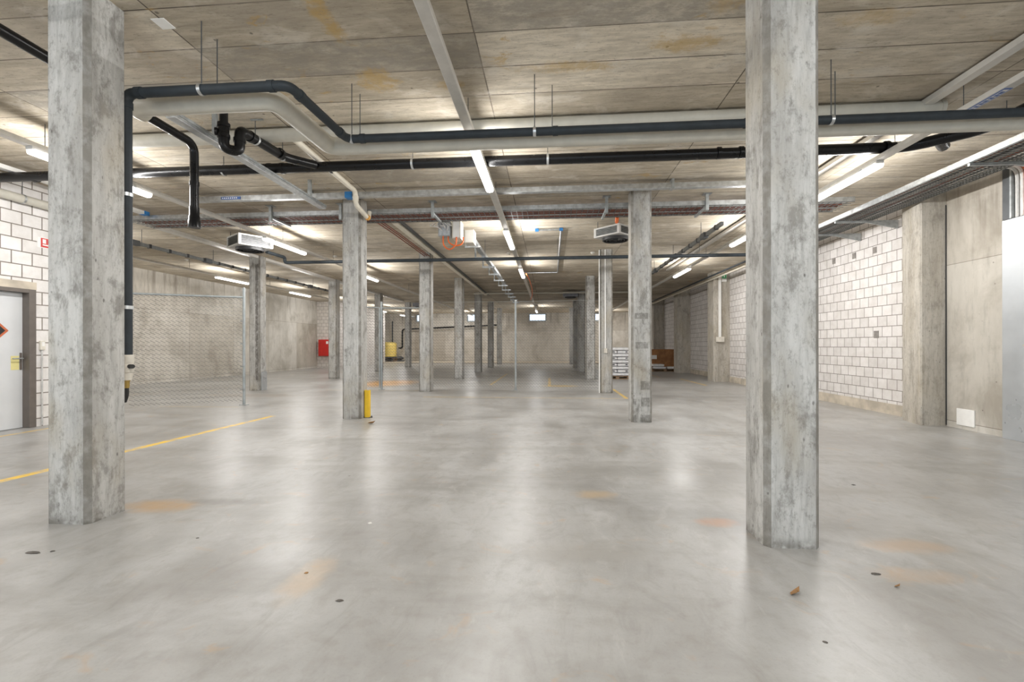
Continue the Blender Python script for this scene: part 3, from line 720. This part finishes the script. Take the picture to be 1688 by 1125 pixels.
# dark busbars with clips
def busbar(x, y0, y1, lab, step):
    t = thing('busbar_trunking', lab, 'busbar', (x, y0, 3.58))
    MB().box(x - .03, x + .03, y0, y1, 3.57, 3.64).build('bar_body', 'bar_grey', t)
    y = y0 + .3
    while y < min(y1, y0 + 12):
        MB().box(x - .036, x + .036, y - .03, y + .03, 3.56, 3.65).build('bar_clip', 'black', t); y += step
    for y_ in (y0 + 1., y0 + 3.2, y0 + 5.4, y0 + 8.5):
        MB().box(x - .05, x + .05, y_ - .12, y_ + .12, 3.545, 3.665).build('tap_box', 'dark_steel', t, bevel=.01)
        MB().tube([(x, y_ + .2, 3.64), (x, y_ + .2, CE)], .006, 6).build('hanger_rod', 'dark_steel', t)
    return t
busbar(-9.2, 8.4, 19., 'dark busbar trunking with black clips in the left bay above the mesh fence', .55)
busbar(3.25, 8.9, 17., 'dark busbar trunking running back in the right bay', .55)
# tray with brackets and boxes in the middle
t = thing('cable_tray', 'narrow cable tray on brackets running back down the middle bay', 'cable tray', (-2, 9, 3.7))
MB().box(-1.73, -1.62, 9.85, 17.2, 3.585, 3.665).build('tray_body', 'galv', t)
for i in range(11):
    y_ = 10.3 + i * 1.35
    MB().box(-1.92, -1.88, y_ - .02, y_ + .02, 3.54, CE - .0015).build('bracket_post', 'galv_dull', t)
    MB().box(-1.92, -1.56, y_ - .025, y_ + .025, 3.54, 3.58).build('bracket_arm', 'galv', t)
for i, (a, lab) in enumerate([((-2.22, -1.97, 8.98, 9.16, 3.50, 3.80), 'grey junction box under the wire tray, front one above the orange cable loops'), ((-1.93, -1.76, 8.95, 9.25, 3.44, 3.80), 'cream junction box plate under the wire tray, right of the grey box'), ((-1.78, -1.58, 9.45, 9.75, 3.46, 3.74), 'cream junction box with open top behind the orange cable loops')]):
    q = thing('junction_box', lab, 'junction box', (a[0], a[2], a[4]), 0, 'junction boxes in the middle bay')
    MB().box(*a).build('box_body', 'galv_dull' if i == 0 else 'ivory', q, bevel=.006)
    MB().box(a[0] + .02, a[1] - .02, a[2] - .008, a[2], a[4] + .02, a[5] - .02).build('box_lid', 'galv' if i == 0 else 'white_plate', q)
tag(MB().tube([(-2.03, 9.04, 3.499), (-2.03, 9.04, 3.39), (-1.90, 9.04, 3.30), (-1.74, 9.10, 3.36), (-1.735, 9.12, 3.50)], .014, 8, .08).build('orange_cable', 'orange', smooth=True), 'orange cable loop hanging under the junction boxes, upper one', 'cable', 'orange cable loops')
tag(MB().tube([(-2.12, 8.99, 3.499), (-2.12, 8.98, 3.30), (-1.97, 8.96, 3.20), (-1.84, 8.93, 3.32), (-1.84, 8.93, 3.46)], .014, 8, .09).build('orange_cable', 'orange', smooth=True), 'orange cable loop hanging under the junction boxes, lower one', 'cable', 'orange cable loops')
for i in range(7):
    a = (-2.28 + i * .045, 8.84, TZ - .035); b = (-2.20 + i * .032, 8.975, 3.70 - (i % 3) * .05)
    tag(MB().tube([a, (a[0] - .06 + .03 * i, 8.74, 3.64), b], .008, 6, .05).build('white_wire', 'white_cable', smooth=True), 'short white wire dropping from the wire tray into the grey junction box', 'cable', 'white wires at the junction box')
tag(MB().tube([(-.76, 14.9, 3.66), (-.70, 15.6, 3.60), (-.66, 17.5, 3.50), (-.73, 19.4, 3.40), (-.85, 20.4, 3.35)], .016, 6, .6).build('hanging_cable', 'orange', smooth=True), 'thin loose cable hanging from the middle light rail near the far end', 'cable')

# ================================================================== FAN HEATERS
def heater(loc, rot, w, d, h, lab):
    t = thing('fan_heater', lab, 'fan heater', loc, rot, 'ceiling fan heaters')
    m = MB()
    e = .03
    m.box(-w / 2, w / 2, -d / 2, d / 2, h - e, h); m.box(-w / 2, w / 2, -d / 2, d / 2, 0, e)
    for sx in (-1, 1):
        for sy in (-1, 1):
            cx, cy = sx * (w / 2 - .03), sy * (d / 2 - .03); m.box(cx - .03, cx + .03, cy - .03, cy + .03, e, h - e)
    m.build('casing', 'heater_enamel', t, local=True, bevel=.004)
    g = MB().box(-w / 2 + .04, w / 2 - .04, -d / 2 + .04, d / 2 - .04, e, h - e)
    g.build('core', 'fin', t, local=True)
    g = MB()
    for i in range(7):
        z = e + (h - 2 * e) * (i + .5) / 7
        g.box(-w / 2 + .06, w / 2 - .06, -d / 2 + .005, -d / 2 + .04, z - .006, z + .004); g.box(-w / 2 + .06, w / 2 - .06, d / 2 - .04, d / 2 - .005, z - .006, z + .004)
        g.box(-w / 2 + .005, -w / 2 + .04, -d / 2 + .06, d / 2 - .06, z - .006, z + .004); g.box(w / 2 - .04, w / 2 - .005, -d / 2 + .06, d / 2 - .06, z - .006, z + .004)
    g.build('louvres', 'bar_grey', t, local=True)
    rf = min(w, d) * .42
    f = MB().lathe((0, 0, -.06), (0, 0, 1), [(rf - .03, 0), (rf, 0), (rf, .06), (rf - .03, .06)], 32, closed=True).build('fan_ring', 'black', t, local=True, smooth=True)
    b = MB()
    for i in range(5):
        a = i * 2 * PI / 5
        p = [(math.cos(a) * .06, math.sin(a) * .06, -.02), (math.cos(a + .15) * (rf - .04), math.sin(a + .15) * (rf - .04), -.035), (math.cos(a + .75) * (rf - .04), math.sin(a + .75) * (rf - .04), -.012), (math.cos(a + .9) * .06, math.sin(a + .9) * .06, -.008)]
        b.prism(p, (0, 0, .006))
    b.build('fan_blades', 'black', t, local=True)
    MB().lathe((0, 0, -.055), (0, 0, 1), [(.04, 0), (.06, .015), (.06, .055)], 16).build('fan_hub', 'black', t, local=True, smooth=True)
    for r_ in (.45, .7): MB().ring((0, 0, -.06), (0, 0, 1), rf * r_, .006, .005, 28).build('guard_ring', 'dark_steel', t, local=True)
    for sx in (-1, 1):
        for sy in (-1, 1): MB().tube([(sx * (w / 2 - .06), sy * (d / 2 - .06), h), (sx * (w / 2 - .06), sy * (d / 2 - .06), CE - loc[2])], .006, 6).build('hanger_rod', 'dark_steel', t, local=True)
    return t
# left heater: near corner (-6.86,9.56), long side runs to (-6.45,10.14)
aL = math.atan2(10.136 - 9.556, -6.453 + 6.858)
wL, dL = .74, .70
cL = Vector((-6.858, 9.556)) + Vector((math.cos(aL), math.sin(aL))) * wL / 2 + Vector((-math.sin(aL), math.cos(aL))) * dL / 2
heater((cL.x, cL.y, 3.57), aL, wL, dL, .25, 'white fan heater hung from the ceiling left of the middle columns')
aR = math.atan2(9.85 - 9.428, .974 - 1.421)
cR = Vector((1.421, 9.428)) + Vector((math.cos(aR), math.sin(aR))) * .325 - Vector((-math.sin(aR), math.cos(aR))) * .325
heater((cR.x, cR.y, 3.60), aR, .65, .65, .2, 'white fan heater half hidden by the column in front of the bags')
t = thing('fan_heater_cable', 'bright orange cable bundle above the right fan heater', 'cable', (1.5, 9, 3.7))
MB().tube([(1.30, 8.9, 3.78), (1.32, 9.1, 3.72), (1.34, 9.25, 3.80)], .035, 8, .08).build('cable_run', 'orange', t, smooth=True)
t = thing('fan_heater', 'small dark fan heater on the ceiling beside a distant column', 'fan heater', (-7.7, 26.6, 3.6), 0, 'ceiling fan heaters')
MB().box(-.35, .35, -.3, .3, .03, .25).build('casing', 'fin', t, local=True)
MB().lathe((0, 0, -.03), (0, 0, 1), [(.2, 0), (.27, .02), (.27, .06)], 20).build('fan_ring', 'black', t, local=True, smooth=True)
t = thing('fan_heater', 'dark fan heater on the ceiling behind the mesh fence by the right columns', 'fan heater', (1.0, 22., 3.6), 0, 'ceiling fan heaters')
MB().box(-.35, .35, -.3, .3, .03, .25).build('casing', 'fin', t, local=True)
MB().lathe((0, 0, -.03), (0, 0, 1), [(.2, 0), (.27, .02), (.27, .06)], 20).build('fan_ring', 'black', t, local=True, smooth=True)

# ceiling oddments
t = tag(MB().box(-3.205, -3.09, 3.425, 3.545, CE - .006, CE - .0015).build('ceiling_plate', 'white_plate'), 'small white plate on the ceiling right of the nearest left column', 'plate')
for x_, y_, lab in [(-11.03, 13.03, 'round smoke detector on the ceiling in the far left bay'), (-6.27, 12.9, 'round smoke detector on the ceiling right of the left fan heater'), (1.22, 13.04, 'round smoke detector on the ceiling below the right fan heater'), (-1.16, 12.91, 'round smoke detector on the ceiling by the middle light rail')]:
    t = thing('smoke_detector', lab, 'smoke detector', (x_, y_, CE - .06), 0, 'smoke detectors')
    MB().lathe((x_, y_, CE - .025), (0, 0, 1), [(.055, 0), (.06, .005), (.06, .025)], 18).build('detector_base', 'white_plate', t, smooth=True)
    MB().lathe((x_, y_, CE - .06), (0, 0, 1), [(.02, 0), (.04, .008), (.045, .035)], 18).build('detector_head', 'ivory', t, smooth=True)

# ================================================================== FENCES
def chain_link(p0, p1, z0, z1, parent, d=.085, r=.0052):
    a, b = Vector((p0[0], p0[1], 0)), Vector((p1[0], p1[1], 0)); L = (b - a).length; u = (b - a) / L; nrm = Vector((-u.y, u.x, 0))
    m = MB(); n = int(L / d); st = d / 2; nz = int((z1 - z0) / st)
    tri = [(0, r), (.87 * r, -.5 * r), (-.87 * r, -.5 * r)]
    for k_ in range(n):
        base = len(m.v)
        for j in range(nz + 1):
            x = (k_ + (1.02 if j % 2 else 0.0)) * d if True else 0
            x = min(x, L)
            p = a + u * x + Vector((0, 0, z0 + j * st)) + nrm * (.003 if j % 2 else -.003)
            for q in tri: m.v.append(p + nrm * q[0] + u * q[1] * .8 + Vector((0, 0, q[1] * .6)))
        for j in range(nz):
            o = base + j * 3
            for i in range(3): m.f.append((o + i, o + (i + 1) % 3, o + 3 + (i + 1) % 3, o + 3 + i))
    return m.build('chain_link', 'fence_wire', parent)
def post(t, x, y, h, r=.03):
    o = MB().tube([(x, y, 0), (x, y, h)], r, 14).build('fence_post', 'fence_tube', t, smooth=True)
    MB().lathe((x, y, h), (0, 0, 1), [(r + .003, 0), (r + .003, .02), (r * .6, .035)], 14).build('post_cap', 'galv_dull', o, smooth=True)
    MB().box(x - .075, x + .075, y - .06, y + .06, 0, .012).build('base_plate', 'galv_dull', o)
    return o
t = thing('mesh_fence', 'chain-link fence panel on the left with a grey end post and top rail', 'fence', (-7.6, 9, 0), 0, 'chain-link fences')
pa, pb = (-8.42, 8.49), (-6.72, 9.54)
post(t, pb[0], pb[1], 2.56)
MB().tube([(pa[0], pa[1], 2.365), (pb[0], pb[1], 2.375)], .022, 12).build('top_rail', 'fence_tube', t, smooth=True)
chain_link(pa, pb, .05, 2.36, t)
for z_ in (.35, .85, 1.35, 1.85): MB().box(pb[0] - .06, pb[0] + .035, pb[1] - .045, pb[1] - .03, z_ - .012, z_ + .012).build('post_clamp', 'galv_dull', t)
t = thing('mesh_fence', 'wide chain-link fence across the middle of the hall with slim grey posts', 'fence', (-2, 13.2, 0), 0, 'chain-link fences')
qa, qm, qb = (-4.955, 13.13), (-.99, 13.33), (1.40, 13.05)
post(t, *qa, 2.58); post(t, *qm, 2.60)
MB().tube([(qa[0], qa[1], 2.42), (-3.69, 13.17, 2.42)], .022, 12).build('top_rail', 'fence_tube', t, smooth=True)
MB().tube([(-3.7, 13.19, 2.59), (qm[0], qm[1], 2.59), (qb[0], qb[1], 2.59)], .004, 6).build('tension_wire', 'galv_dull', t)
chain_link(qa, qm, .04, 2.58, t); chain_link(qm, qb, .04, 2.58, t)
t = thing('mesh_gate', 'short chain-link gate leaf between the tall fence post and the middle column', 'gate', (-5.5, 12.8, 0))
ga, gb = (-5.68, 12.64), (-5.0, 13.09)
MB().tube([(ga[0], ga[1], .06), (ga[0], ga[1], 2.43), (gb[0], gb[1], 2.43), (gb[0], gb[1], .06)], .02, 12, .03).build('gate_frame', 'fence_tube', t, smooth=True)
chain_link(ga, gb, .08, 2.42, t)

# bollards / guards
t = thing('guard_post', 'bright yellow guard post at the foot of the middle column', 'guard post', (-3.37, 8.28, 0), 0, 'column guard posts')
m = MB(); m.box(-3.335, -3.255, 7.99, 8.005, 0.008, .50); m.box(-3.335, -3.323, 8.005, 8.08, 0.008, .50); m.box(-3.267, -3.255, 8.005, 8.08, 0.008, .50)
m.build('post_profile', 'yellow', t, bevel=.002)
MB().lathe((-3.215, 8.03, 0), (0, 0, 1), [(.014, 0), (.014, .02), (.006, .035)], 8).build('anchor_bolt', 'dark_steel', t)
MB().box(-3.345, -3.235, 7.98, 8.09, 0, .008).build('foot_plate', 'dark_steel', t)
tag(MB().box(-8.42, -8.395, 12.70, 12.95, 0, .55).build('guard_plate', 'steel_sheet', bevel=.003), 'grey steel guard plate on the column beside the left fence post', 'guard plate', 'column guard posts')

# conduits on columns and pillars
t = thing('column_conduit', 'white conduit down the front of a column ending in a small socket box', 'conduit', (1.525, 12.62, 1.1))
MB().box(1.505, 1.535, 12.62, 12.652, 1.2, CE - .02).build('conduit', 'white_plate', t)
MB().box(1.48, 1.57, 12.59, 12.652, 1.10, 1.22).build('socket_box', 'ivory', t, bevel=.006)
tag(MB().box(1.352, 1.378, 12.64, 12.72, .0, CE - .02).build('corner_strip', 'white_plate'), 'white strip on the left edge of the column with the socket box', 'strip')
t = thing('pillar_conduit', 'wide white conduit with a socket box on the right wall pillar under the exit sign', 'conduit', (6.0, 16.7, 1.4))
MB().box(5.985, 6.065, 16.70, 16.755, 1.6, 3.8).build('conduit', 'white_plate', t)
MB().box(5.895, 6.16, 16.66, 16.755, 1.42, 1.6).build('socket_box', 'ivory', t, bevel=.008)
t = thing('exit_sign', 'small green and white emergency exit sign on the right wall pillar', 'sign', (6.14, 16.7, 3.58))
MB().box(6.09, 6.25, 16.70, 16.75, 3.56, 3.84).build('sign_plate', 'white_plate', t)
MB().box(6.10, 6.24, 16.695, 16.70, 3.67, 3.83).build('green_field', 'green', t)
m = MB(); m.box(6.15, 6.19, 16.691, 16.695, 3.72, 3.77); m.lathe((6.172, 16.695, 3.795), (0, -1, 0), [(.014, 0), (.014, .004)], 10)
m.bar((6.16, 16.693, 3.72), (6.14, 16.693, 3.69), .012, .004); m.bar((6.18, 16.693, 3.72), (6.205, 16.693, 3.69), .012, .004)
m.build('running_figure', 'white_plate', t)

# patches in the right block wall
for y_, z_, s_, lab in [(10.81, 3.19, .055, 'grey mortar patch high on the right block wall, leftmost of the upper three'), (10.13, 3.18, .055, 'grey mortar patch high on the right block wall, middle of the upper three'), (9.52, 3.17, .055, 'grey mortar patch high on the right block wall, rightmost of the upper three'), (9.48, 1.51, .065, 'grey mortar patch at mid height on the right block wall')]:
    tag(MB().box(XR - .006, XR + .0, y_ - s_, y_ + s_, z_ - s_ * 1.1, z_ + s_ * 1.1).build('mortar_patch', 'patch'), lab, 'patch', 'mortar patches')
tag(MB().box(6.345, 6.36, 7.38, 7.68, .06, .315).build('access_panel', 'white_plate', bevel=.004), 'square white access panel low on the cast wall at right', 'panel')
tag(MB().tube([(6.348, 7.868, 0.02), (6.348, 7.868, 3.55)], .007, 8).build('corner_gap_strip', 'rubber', smooth=True), 'dark vertical strip standing in for the shaded gap beside the broad wall pillar', 'cable')  # black rod puts the shade of the corner gap into colour
# steel cladding with cable riser
t = thing('steel_cladding', 'tall grey sheet steel cladding at the right edge, cables rising above it', 'cladding', (6.3, 5, 0))
MB().box(6.299, 6.358, 3., 6.905, 0.0, 3.03).build('sheet', 'steel_sheet', t, bevel=.004)
MB().box(6.292, 6.299, 6.4, 6.62, 1.285, 1.305).build('scratch_strip', 'footing', t)
t = thing('riser_channel', 'dark steel channel holding the vertical cables above the grey cladding', 'channel', (6.33, 6.8, 3.04))
MB().box(6.30, 6.36, 6.78, 6.90, 3.035, 3.86).build('channel_web', 'dark_steel', t)
MB().box(6.28, 6.36, 6.755, 6.78, 3.035, 3.86).build('channel_flange', 'galv_dull', t)
for i in range(9):
    y_ = 6.73 - i * .032; mat = 'orange' if i in (4, 5) else ('white_cable', 'grey_cable', 'white_cable')[i % 3]
    xx = 6.325 - (i % 2) * .012
    tag(MB().tube([(xx, y_, 3.036), (xx, y_, 3.72), (5.93, y_ - .02, 3.70 + .006 * i)], .013, 7, .16).build('riser_cable', mat, smooth=True),
        'orange vertical cable above the grey cladding at the right edge' if mat == 'orange' else 'pale vertical cable above the grey cladding at the right edge', 'cable', 'orange riser cables' if mat == 'orange' else 'pale riser cables')

# left wall fittings
t = thing('fire_sign', 'small red and white fire sign on the left block wall beside the nearest column', 'sign', (XL, 6.8, 2.9))
MB().box(XL, XL + .006, 6.735, 6.93, 2.915, 3.085).build('sign_plate', 'white_plate', t)
MB().box(XL + .006, XL + .008, 6.785, 6.92, 2.925, 3.075).build('red_field', 'red', t)
m = MB(); m.box(XL + .008, XL + .01, 6.81, 6.86, 2.99, 3.06); m.box(XL + .008, XL + .01, 6.81, 6.9, 2.955, 2.975)
m.build('sign_symbol', 'white_plate', t)
t = thing('light_switch', 'ivory light switch on the block wall right of the grey door', 'switch', (XL, 6.79, 1.24))
MB().box(XL, XL + .04, 6.755, 6.825, 1.24, 1.39).build('switch_box', 'ivory', t, bevel=.006)
MB().box(XL + .04, XL + .046, 6.77, 6.81, 1.30, 1.37).build('switch_rocker', 'white_plate', t)
tag(MB().tube([(XL + .02, 6.79, 0.02), (XL + .02, 6.79, 1.236)], .012, 8).build('switch_conduit', 'grey_cable', smooth=True), 'thin grey conduit below the ivory light switch', 'conduit')

# far left: red hose cabinet, yellow tank
t = thing('hose_cabinet', 'red fire hose cabinet on the far left block wall', 'cabinet', (-13.3, 26, .7))
MB().box(-13.64, -12.95, 25.95, 26.198, .70, 1.68).build('cabinet_body', 'red', t, bevel=.01)
MB().box(-13.61, -12.98, 25.93, 25.95, .73, 1.65).build('cabinet_door', 'red', t, bevel=.006)
MB().box(-13.15, -13.02, 25.925, 25.93, 1.42, 1.58).build('door_label', 'white_plate', t)
t = thing('water_tank', 'yellow plastic tank on a dark stand by the far wall', 'tank', (-12.9, 35.8, 0))
MB().lathe((-12.85, 35.7, .42), (0, 0, 1), [(.50, 0), (.58, .03), (.58, .28), (.60, .30), (.60, .36), (.58, .38), (.58, .85), (.60, .87), (.60, .95), (.57, 1.1), (.45, 1.16), (.2, 1.18)], 28).build('tank_body', 'tank', t, smooth=True)
m = MB()
for z_ in (.03, .22, .37): m.box(-13.45, -12.25, 35.15, 36.2, z_ - .03, z_ + .03)
m.build('stand_decks', 'dark_steel', t)
m = MB()
for x_ in (-13.4, -12.85, -12.3): m.box(x_ - .05, x_ + .05, 35.2, 36.1, .06, .36)
m.build('stand_blocks', 'wood', t)
t = thing('pump', 'small grey pump beside the yellow tank', 'pump', (-11.9, 35.7, 0))
MB().lathe((-12.1, 35.6, .32), (1, 0, 0), [(.1, 0), (.16, .02), (.16, .3), (.1, .34), (.1, .45)], 16).build('pump_motor', 'dark_steel', t, smooth=True)
MB().box(-12.1, -11.6, 35.45, 35.75, 0, .16).build('pump_foot', 'dark_steel', t)

# ================================================================== BAG STACK AND CARTON
def bag_mesh(w, d, h, seed):
    random.seed(seed); m = MB(); n = 9; k_ = 7
    def pt(i, j, top):
        u, v = i / (n - 1) * 2 - 1, j / (k_ - 1) * 2 - 1
        e = max(0, 1 - abs(u) ** 5) * max(0, 1 - abs(v) ** 5)
        z = h / 2 + (1 if top else -1) * h / 2 * (.66 + .34 * e ** .3) + random.uniform(-.002, .002)
        cx = 1 - .05 * abs(v) ** 3; cy = 1 - .05 * abs(u) ** 3
        return Vector((u * w / 2 * cx, v * d / 2 * cy, z))
    for top in (0, 1):
        for i in range(n):
            for j in range(k_): m.v.append(pt(i, j, top))
    S = n * k_
    for i in range(n - 1):
        for j in range(k_ - 1):
            a = i * k_ + j; m.f.append((a, a + 1, a + k_ + 1, a + k_)); a += S; m.f.append((a, a + k_, a + k_ + 1, a + 1))
    rim = [i * k_ for i in range(n)] + [(n - 1) * k_ + j for j in range(1, k_)] + [i * k_ + k_ - 1 for i in range(n - 2, -1, -1)] + [j for j in range(k_ - 2, 0, -1)]
    for a, b in zip(rim, rim[1:] + rim[:1]): m.f.append((a, b, b + S, a + S))
    return m
BX, BY = 2.62, 17.9
t = thing('pallet', 'dark wooden pallet under the white bag stack', 'pallet', (BX, BY + .45, 0), 0, 'wooden pallets')
def pallet(t, cx, y0, w, d):
    for i in range(3): MB().box(cx - w / 2, cx + w / 2, y0 + i * (d - .1) / 2, y0 + i * (d - .1) / 2 + .1, .0, .022).build('bottom_board', 'wood', t)
    for i in range(3):
        for j in range(3):
            x_ = cx - w / 2 + j * (w - .12) / 2; y_ = y0 + i * (d - .1) / 2
            MB().box(x_, x_ + .12, y_, y_ + .1, .022, .1).build('block', 'wood', t)
    for i in range(6): MB().box(cx - w / 2, cx + w / 2, y0 + i * (d - .1) / 5, y0 + i * (d - .1) / 5 + .1, .1, .122).build('top_board', 'wood', t)
pallet(t, BX, BY, .98, .86)
lay = .124
protoA = protoB = None
ords = ['bottom', 'second', 'third', 'fourth', 'fifth', 'sixth', 'seventh', 'eighth', 'top']
for L in range(9):
    z = .124 + L * lay
    if L % 2 == 0: spots = [(BX, BY + .21, 0, 'A', 'front'), (BX, BY + .64, 0, 'A', 'rear')]
    else: spots = [(BX - .245, BY + .43, 0, 'B', 'left'), (BX + .245, BY + .43, 0, 'B', 'right')]
    for x_, y_, r_, kd, nm in spots:
        lab = 'white plastic bag in the pallet stack, %s bag of the %s layer from below' % (nm, ords[L]) if L < 8 else 'white plastic bag in the pallet stack, %s bag of the top layer' % nm
        pr = protoA if kd == 'A' else protoB
        if pr is None:
            q = thing('plastic_bag', lab, 'bag', (x_, y_, z), 0, 'stacked white bags')
            (bag_mesh(.96, .42, lay - .004, 3) if kd == 'A' else bag_mesh(.48, .84, lay - .004, 5)).build('sack', 'bag', q, local=True, smooth=True, angle=1.2)
            yy = -.214 if kd == 'A' else -.424
            m = MB()
            if kd == 'A': m.box(-.36, -.28, yy - .002, yy + .006, .04, .085)
            else: m.box(.06, .14, yy - .002, yy + .006, .045, .085)
            m.build('bag_print', 'bagprint', q, local=True)
            if kd == 'A': protoA = q
            else: protoB = q
        else: dup(pr, (x_, y_, z), 0, lab, 'stacked white bags')
random.seed(11)
CXc = 5.55
t = thing('carton', 'open brown carton beside the right wall pillar, white bags in front', 'carton', (CXc, 24.5, 0))
m = MB(); a, b, c_, d_ = 5.0, 6.5, 24.2, 25.2
m.box(a, b, c_, c_ + .03, .13, 1.1); m.box(a, b, d_ - .03, d_, .13, 1.1); m.box(a, a + .03, c_ + .03, d_ - .03, .13, 1.1); m.box(b - .03, b, c_ + .03, d_ - .03, .13, 1.1); m.box(a + .03, b - .03, c_ + .03, d_ - .03, .13, .16)
m.build('carton_body', 'card', t)
MB().box(a + .1, a + .55, c_ - .004, c_, .60, .80).build('carton_print', 'white_plate', t)
t = thing('pallet', 'dark wooden pallet under the brown carton', 'pallet', (5.75, 24.2, 0), 0, 'wooden pallets'); pallet(t, 5.75, 24.22, 1.5, .96)
t = thing('pallet', 'dark wooden pallet with loose white bags in front of the brown carton', 'pallet', (5.7, 23.3, 0), 0, 'wooden pallets'); pallet(t, 5.75, 23.25, 1.4, .8)
for x_, y_, z_, r_, lab in [(5.50, 23.5, .124, 0, 'white bag lying on the pallet before the carton, lower left one'), (6.15, 23.5, .124, 0, 'white bag lying on the pallet before the carton, right one'), (5.42, 23.55, .25, .15, 'white bag lying on top of the lower left bag before the carton')]:
    q = thing('plastic_bag', lab, 'bag', (x_, y_, z_), r_, 'loose white bags')
    bag_mesh(.6, .42, .123, int(x_ * 100)).build('sack', 'bag', q, local=True, smooth=True, angle=1.2)

# ================================================================== DEBRIS ON THE FLOOR
def leaf(x, y, s, rot, lab):
    c, n = math.cos(rot), math.sin(rot)
    def P(a, b, z): return Vector((x + (a * c - b * n) * s, y + (a * n + b * c) * s, z * s))
    m = MB(); top = [P(-.5, 0, .1), P(-.2, -.22, .25), P(.2, -.2, .22), P(.55, 0, .4), P(.2, .2, .05), P(-.2, .22, .03)]
    m.prism(top, (0, 0, .003))
    return tag(m.build('dry_leaf', 'leaf'), lab, 'leaf')
leaf(1.275, 2.493, .075, .6, 'curled brown leaf on the floor right of the middle, near the front')
leaf(-2.967, 7.39, .12, .1, 'brown leaf scrap on the floor in front of the yellow guard post')
leaf(1.86, 2.61, .035, .3, 'tiny brown leaf scrap on the floor right of the nearest right column')
def pebble(x, y, s, mat, lab, sx=1.6):
    m = MB(); random.seed(int(abs(x * 1000)))
    n = 9; b = 0
    prof = [(1., 0), (1.05, .12), (.8, .3), (.35, .42)]
    for r, h in prof:
        for j in range(n):
            a = 2 * PI * j / n; k_ = r * random.uniform(.8, 1.15); m.v.append(Vector((x + math.cos(a) * k_ * s * sx, y + math.sin(a) * k_ * s, h * s)))
    for i in range(3):
        for j in range(n): m.f.append((i * n + j, i * n + (j + 1) % n, (i + 1) * n + (j + 1) % n, (i + 1) * n + j))
    m.f.append(tuple(reversed(range(n)))); m.f.append(tuple(3 * n + j for j in range(n)))
    return tag(m.build('floor_scrap', mat, smooth=True), lab, 'scrap', 'scraps on the floor')
for x_, y_, s_, mt, lab, sx in [(1.845, 2.747, .014, 'grit', 'dark grit scrap on the floor right of the nearest right column', 1.8), (-1.313, 3.244, .013, 'chalk', 'white scrap on the floor left of the middle', 1.1), (-1.068, 2.244, .011, 'grit', 'dark scrap on the floor at the front, left of the middle', 1.8),
                            (-3.238, 2.611, .018, 'grit', 'dark elongated scrap on the floor below the nearest left column', 2.6), (-3.14, 2.64, .010, 'grit', 'small dark crumb on the floor beside the elongated scrap', 1.5), (-1.389, 2.504, .010, 'leaf', 'small brown crumb on the floor left of the middle', 1.2),
                            (2.815, 4.483, .012, 'grit', 'dark crumb on the floor right of the nearest right column, further back', 1.4), (-2.376, 2.9, .008, 'grit', 'tiny dark crumb on the floor right of the nearest left column', 1.3), (1.2, 2.1, .009, 'grit', 'dark crumb on the floor near the front edge, right of the middle', 1.2)]:
    pebble(x_, y_, s_, mt, lab, sx)

# ================================================================== WORLD, CAMERA, OUTPUT
w = bpy.data.worlds.new('daylight'); bpy.context.scene.world = w; w.use_nodes = True
bg = w.node_tree.nodes['Background']; bg.inputs['Color'].default_value = (.70, .85, 1., 1); bg.inputs['Strength'].default_value = 2.2
cam = bpy.data.cameras.new('camera'); co = bpy.data.objects.new('camera', cam); C.objects.link(co)
cam.sensor_width = 36.; cam.lens = 751.34 / 1688 * 36; cam.shift_y = 7.77 / 1688; cam.clip_start = .05; cam.clip_end = 200
co.matrix_world = Matrix.Translation((0, 0, CAM_H)) @ Matrix.Rotation(.0821, 4, 'Z') @ Matrix.Rotation(PI / 2, 4, 'X') @ Matrix.Rotation(-.0014, 4, 'Z')
sc = bpy.context.scene; sc.camera = co
vs = sc.view_settings; vs.view_transform = 'Standard'; vs.look = 'None'; vs.gamma = 1.; vs.use_curve_mapping = False; vs.exposure = .10
cy = sc.cycles; cy.max_bounces = 9; cy.diffuse_bounces = 6; cy.glossy_bounces = 4; cy.transmission_bounces = 6; cy.transparent_max_bounces = 8
cy.use_denoising = True; cy.sample_clamp_indirect = 8.; cy.caustics_reflective = False; cy.caustics_refractive = False
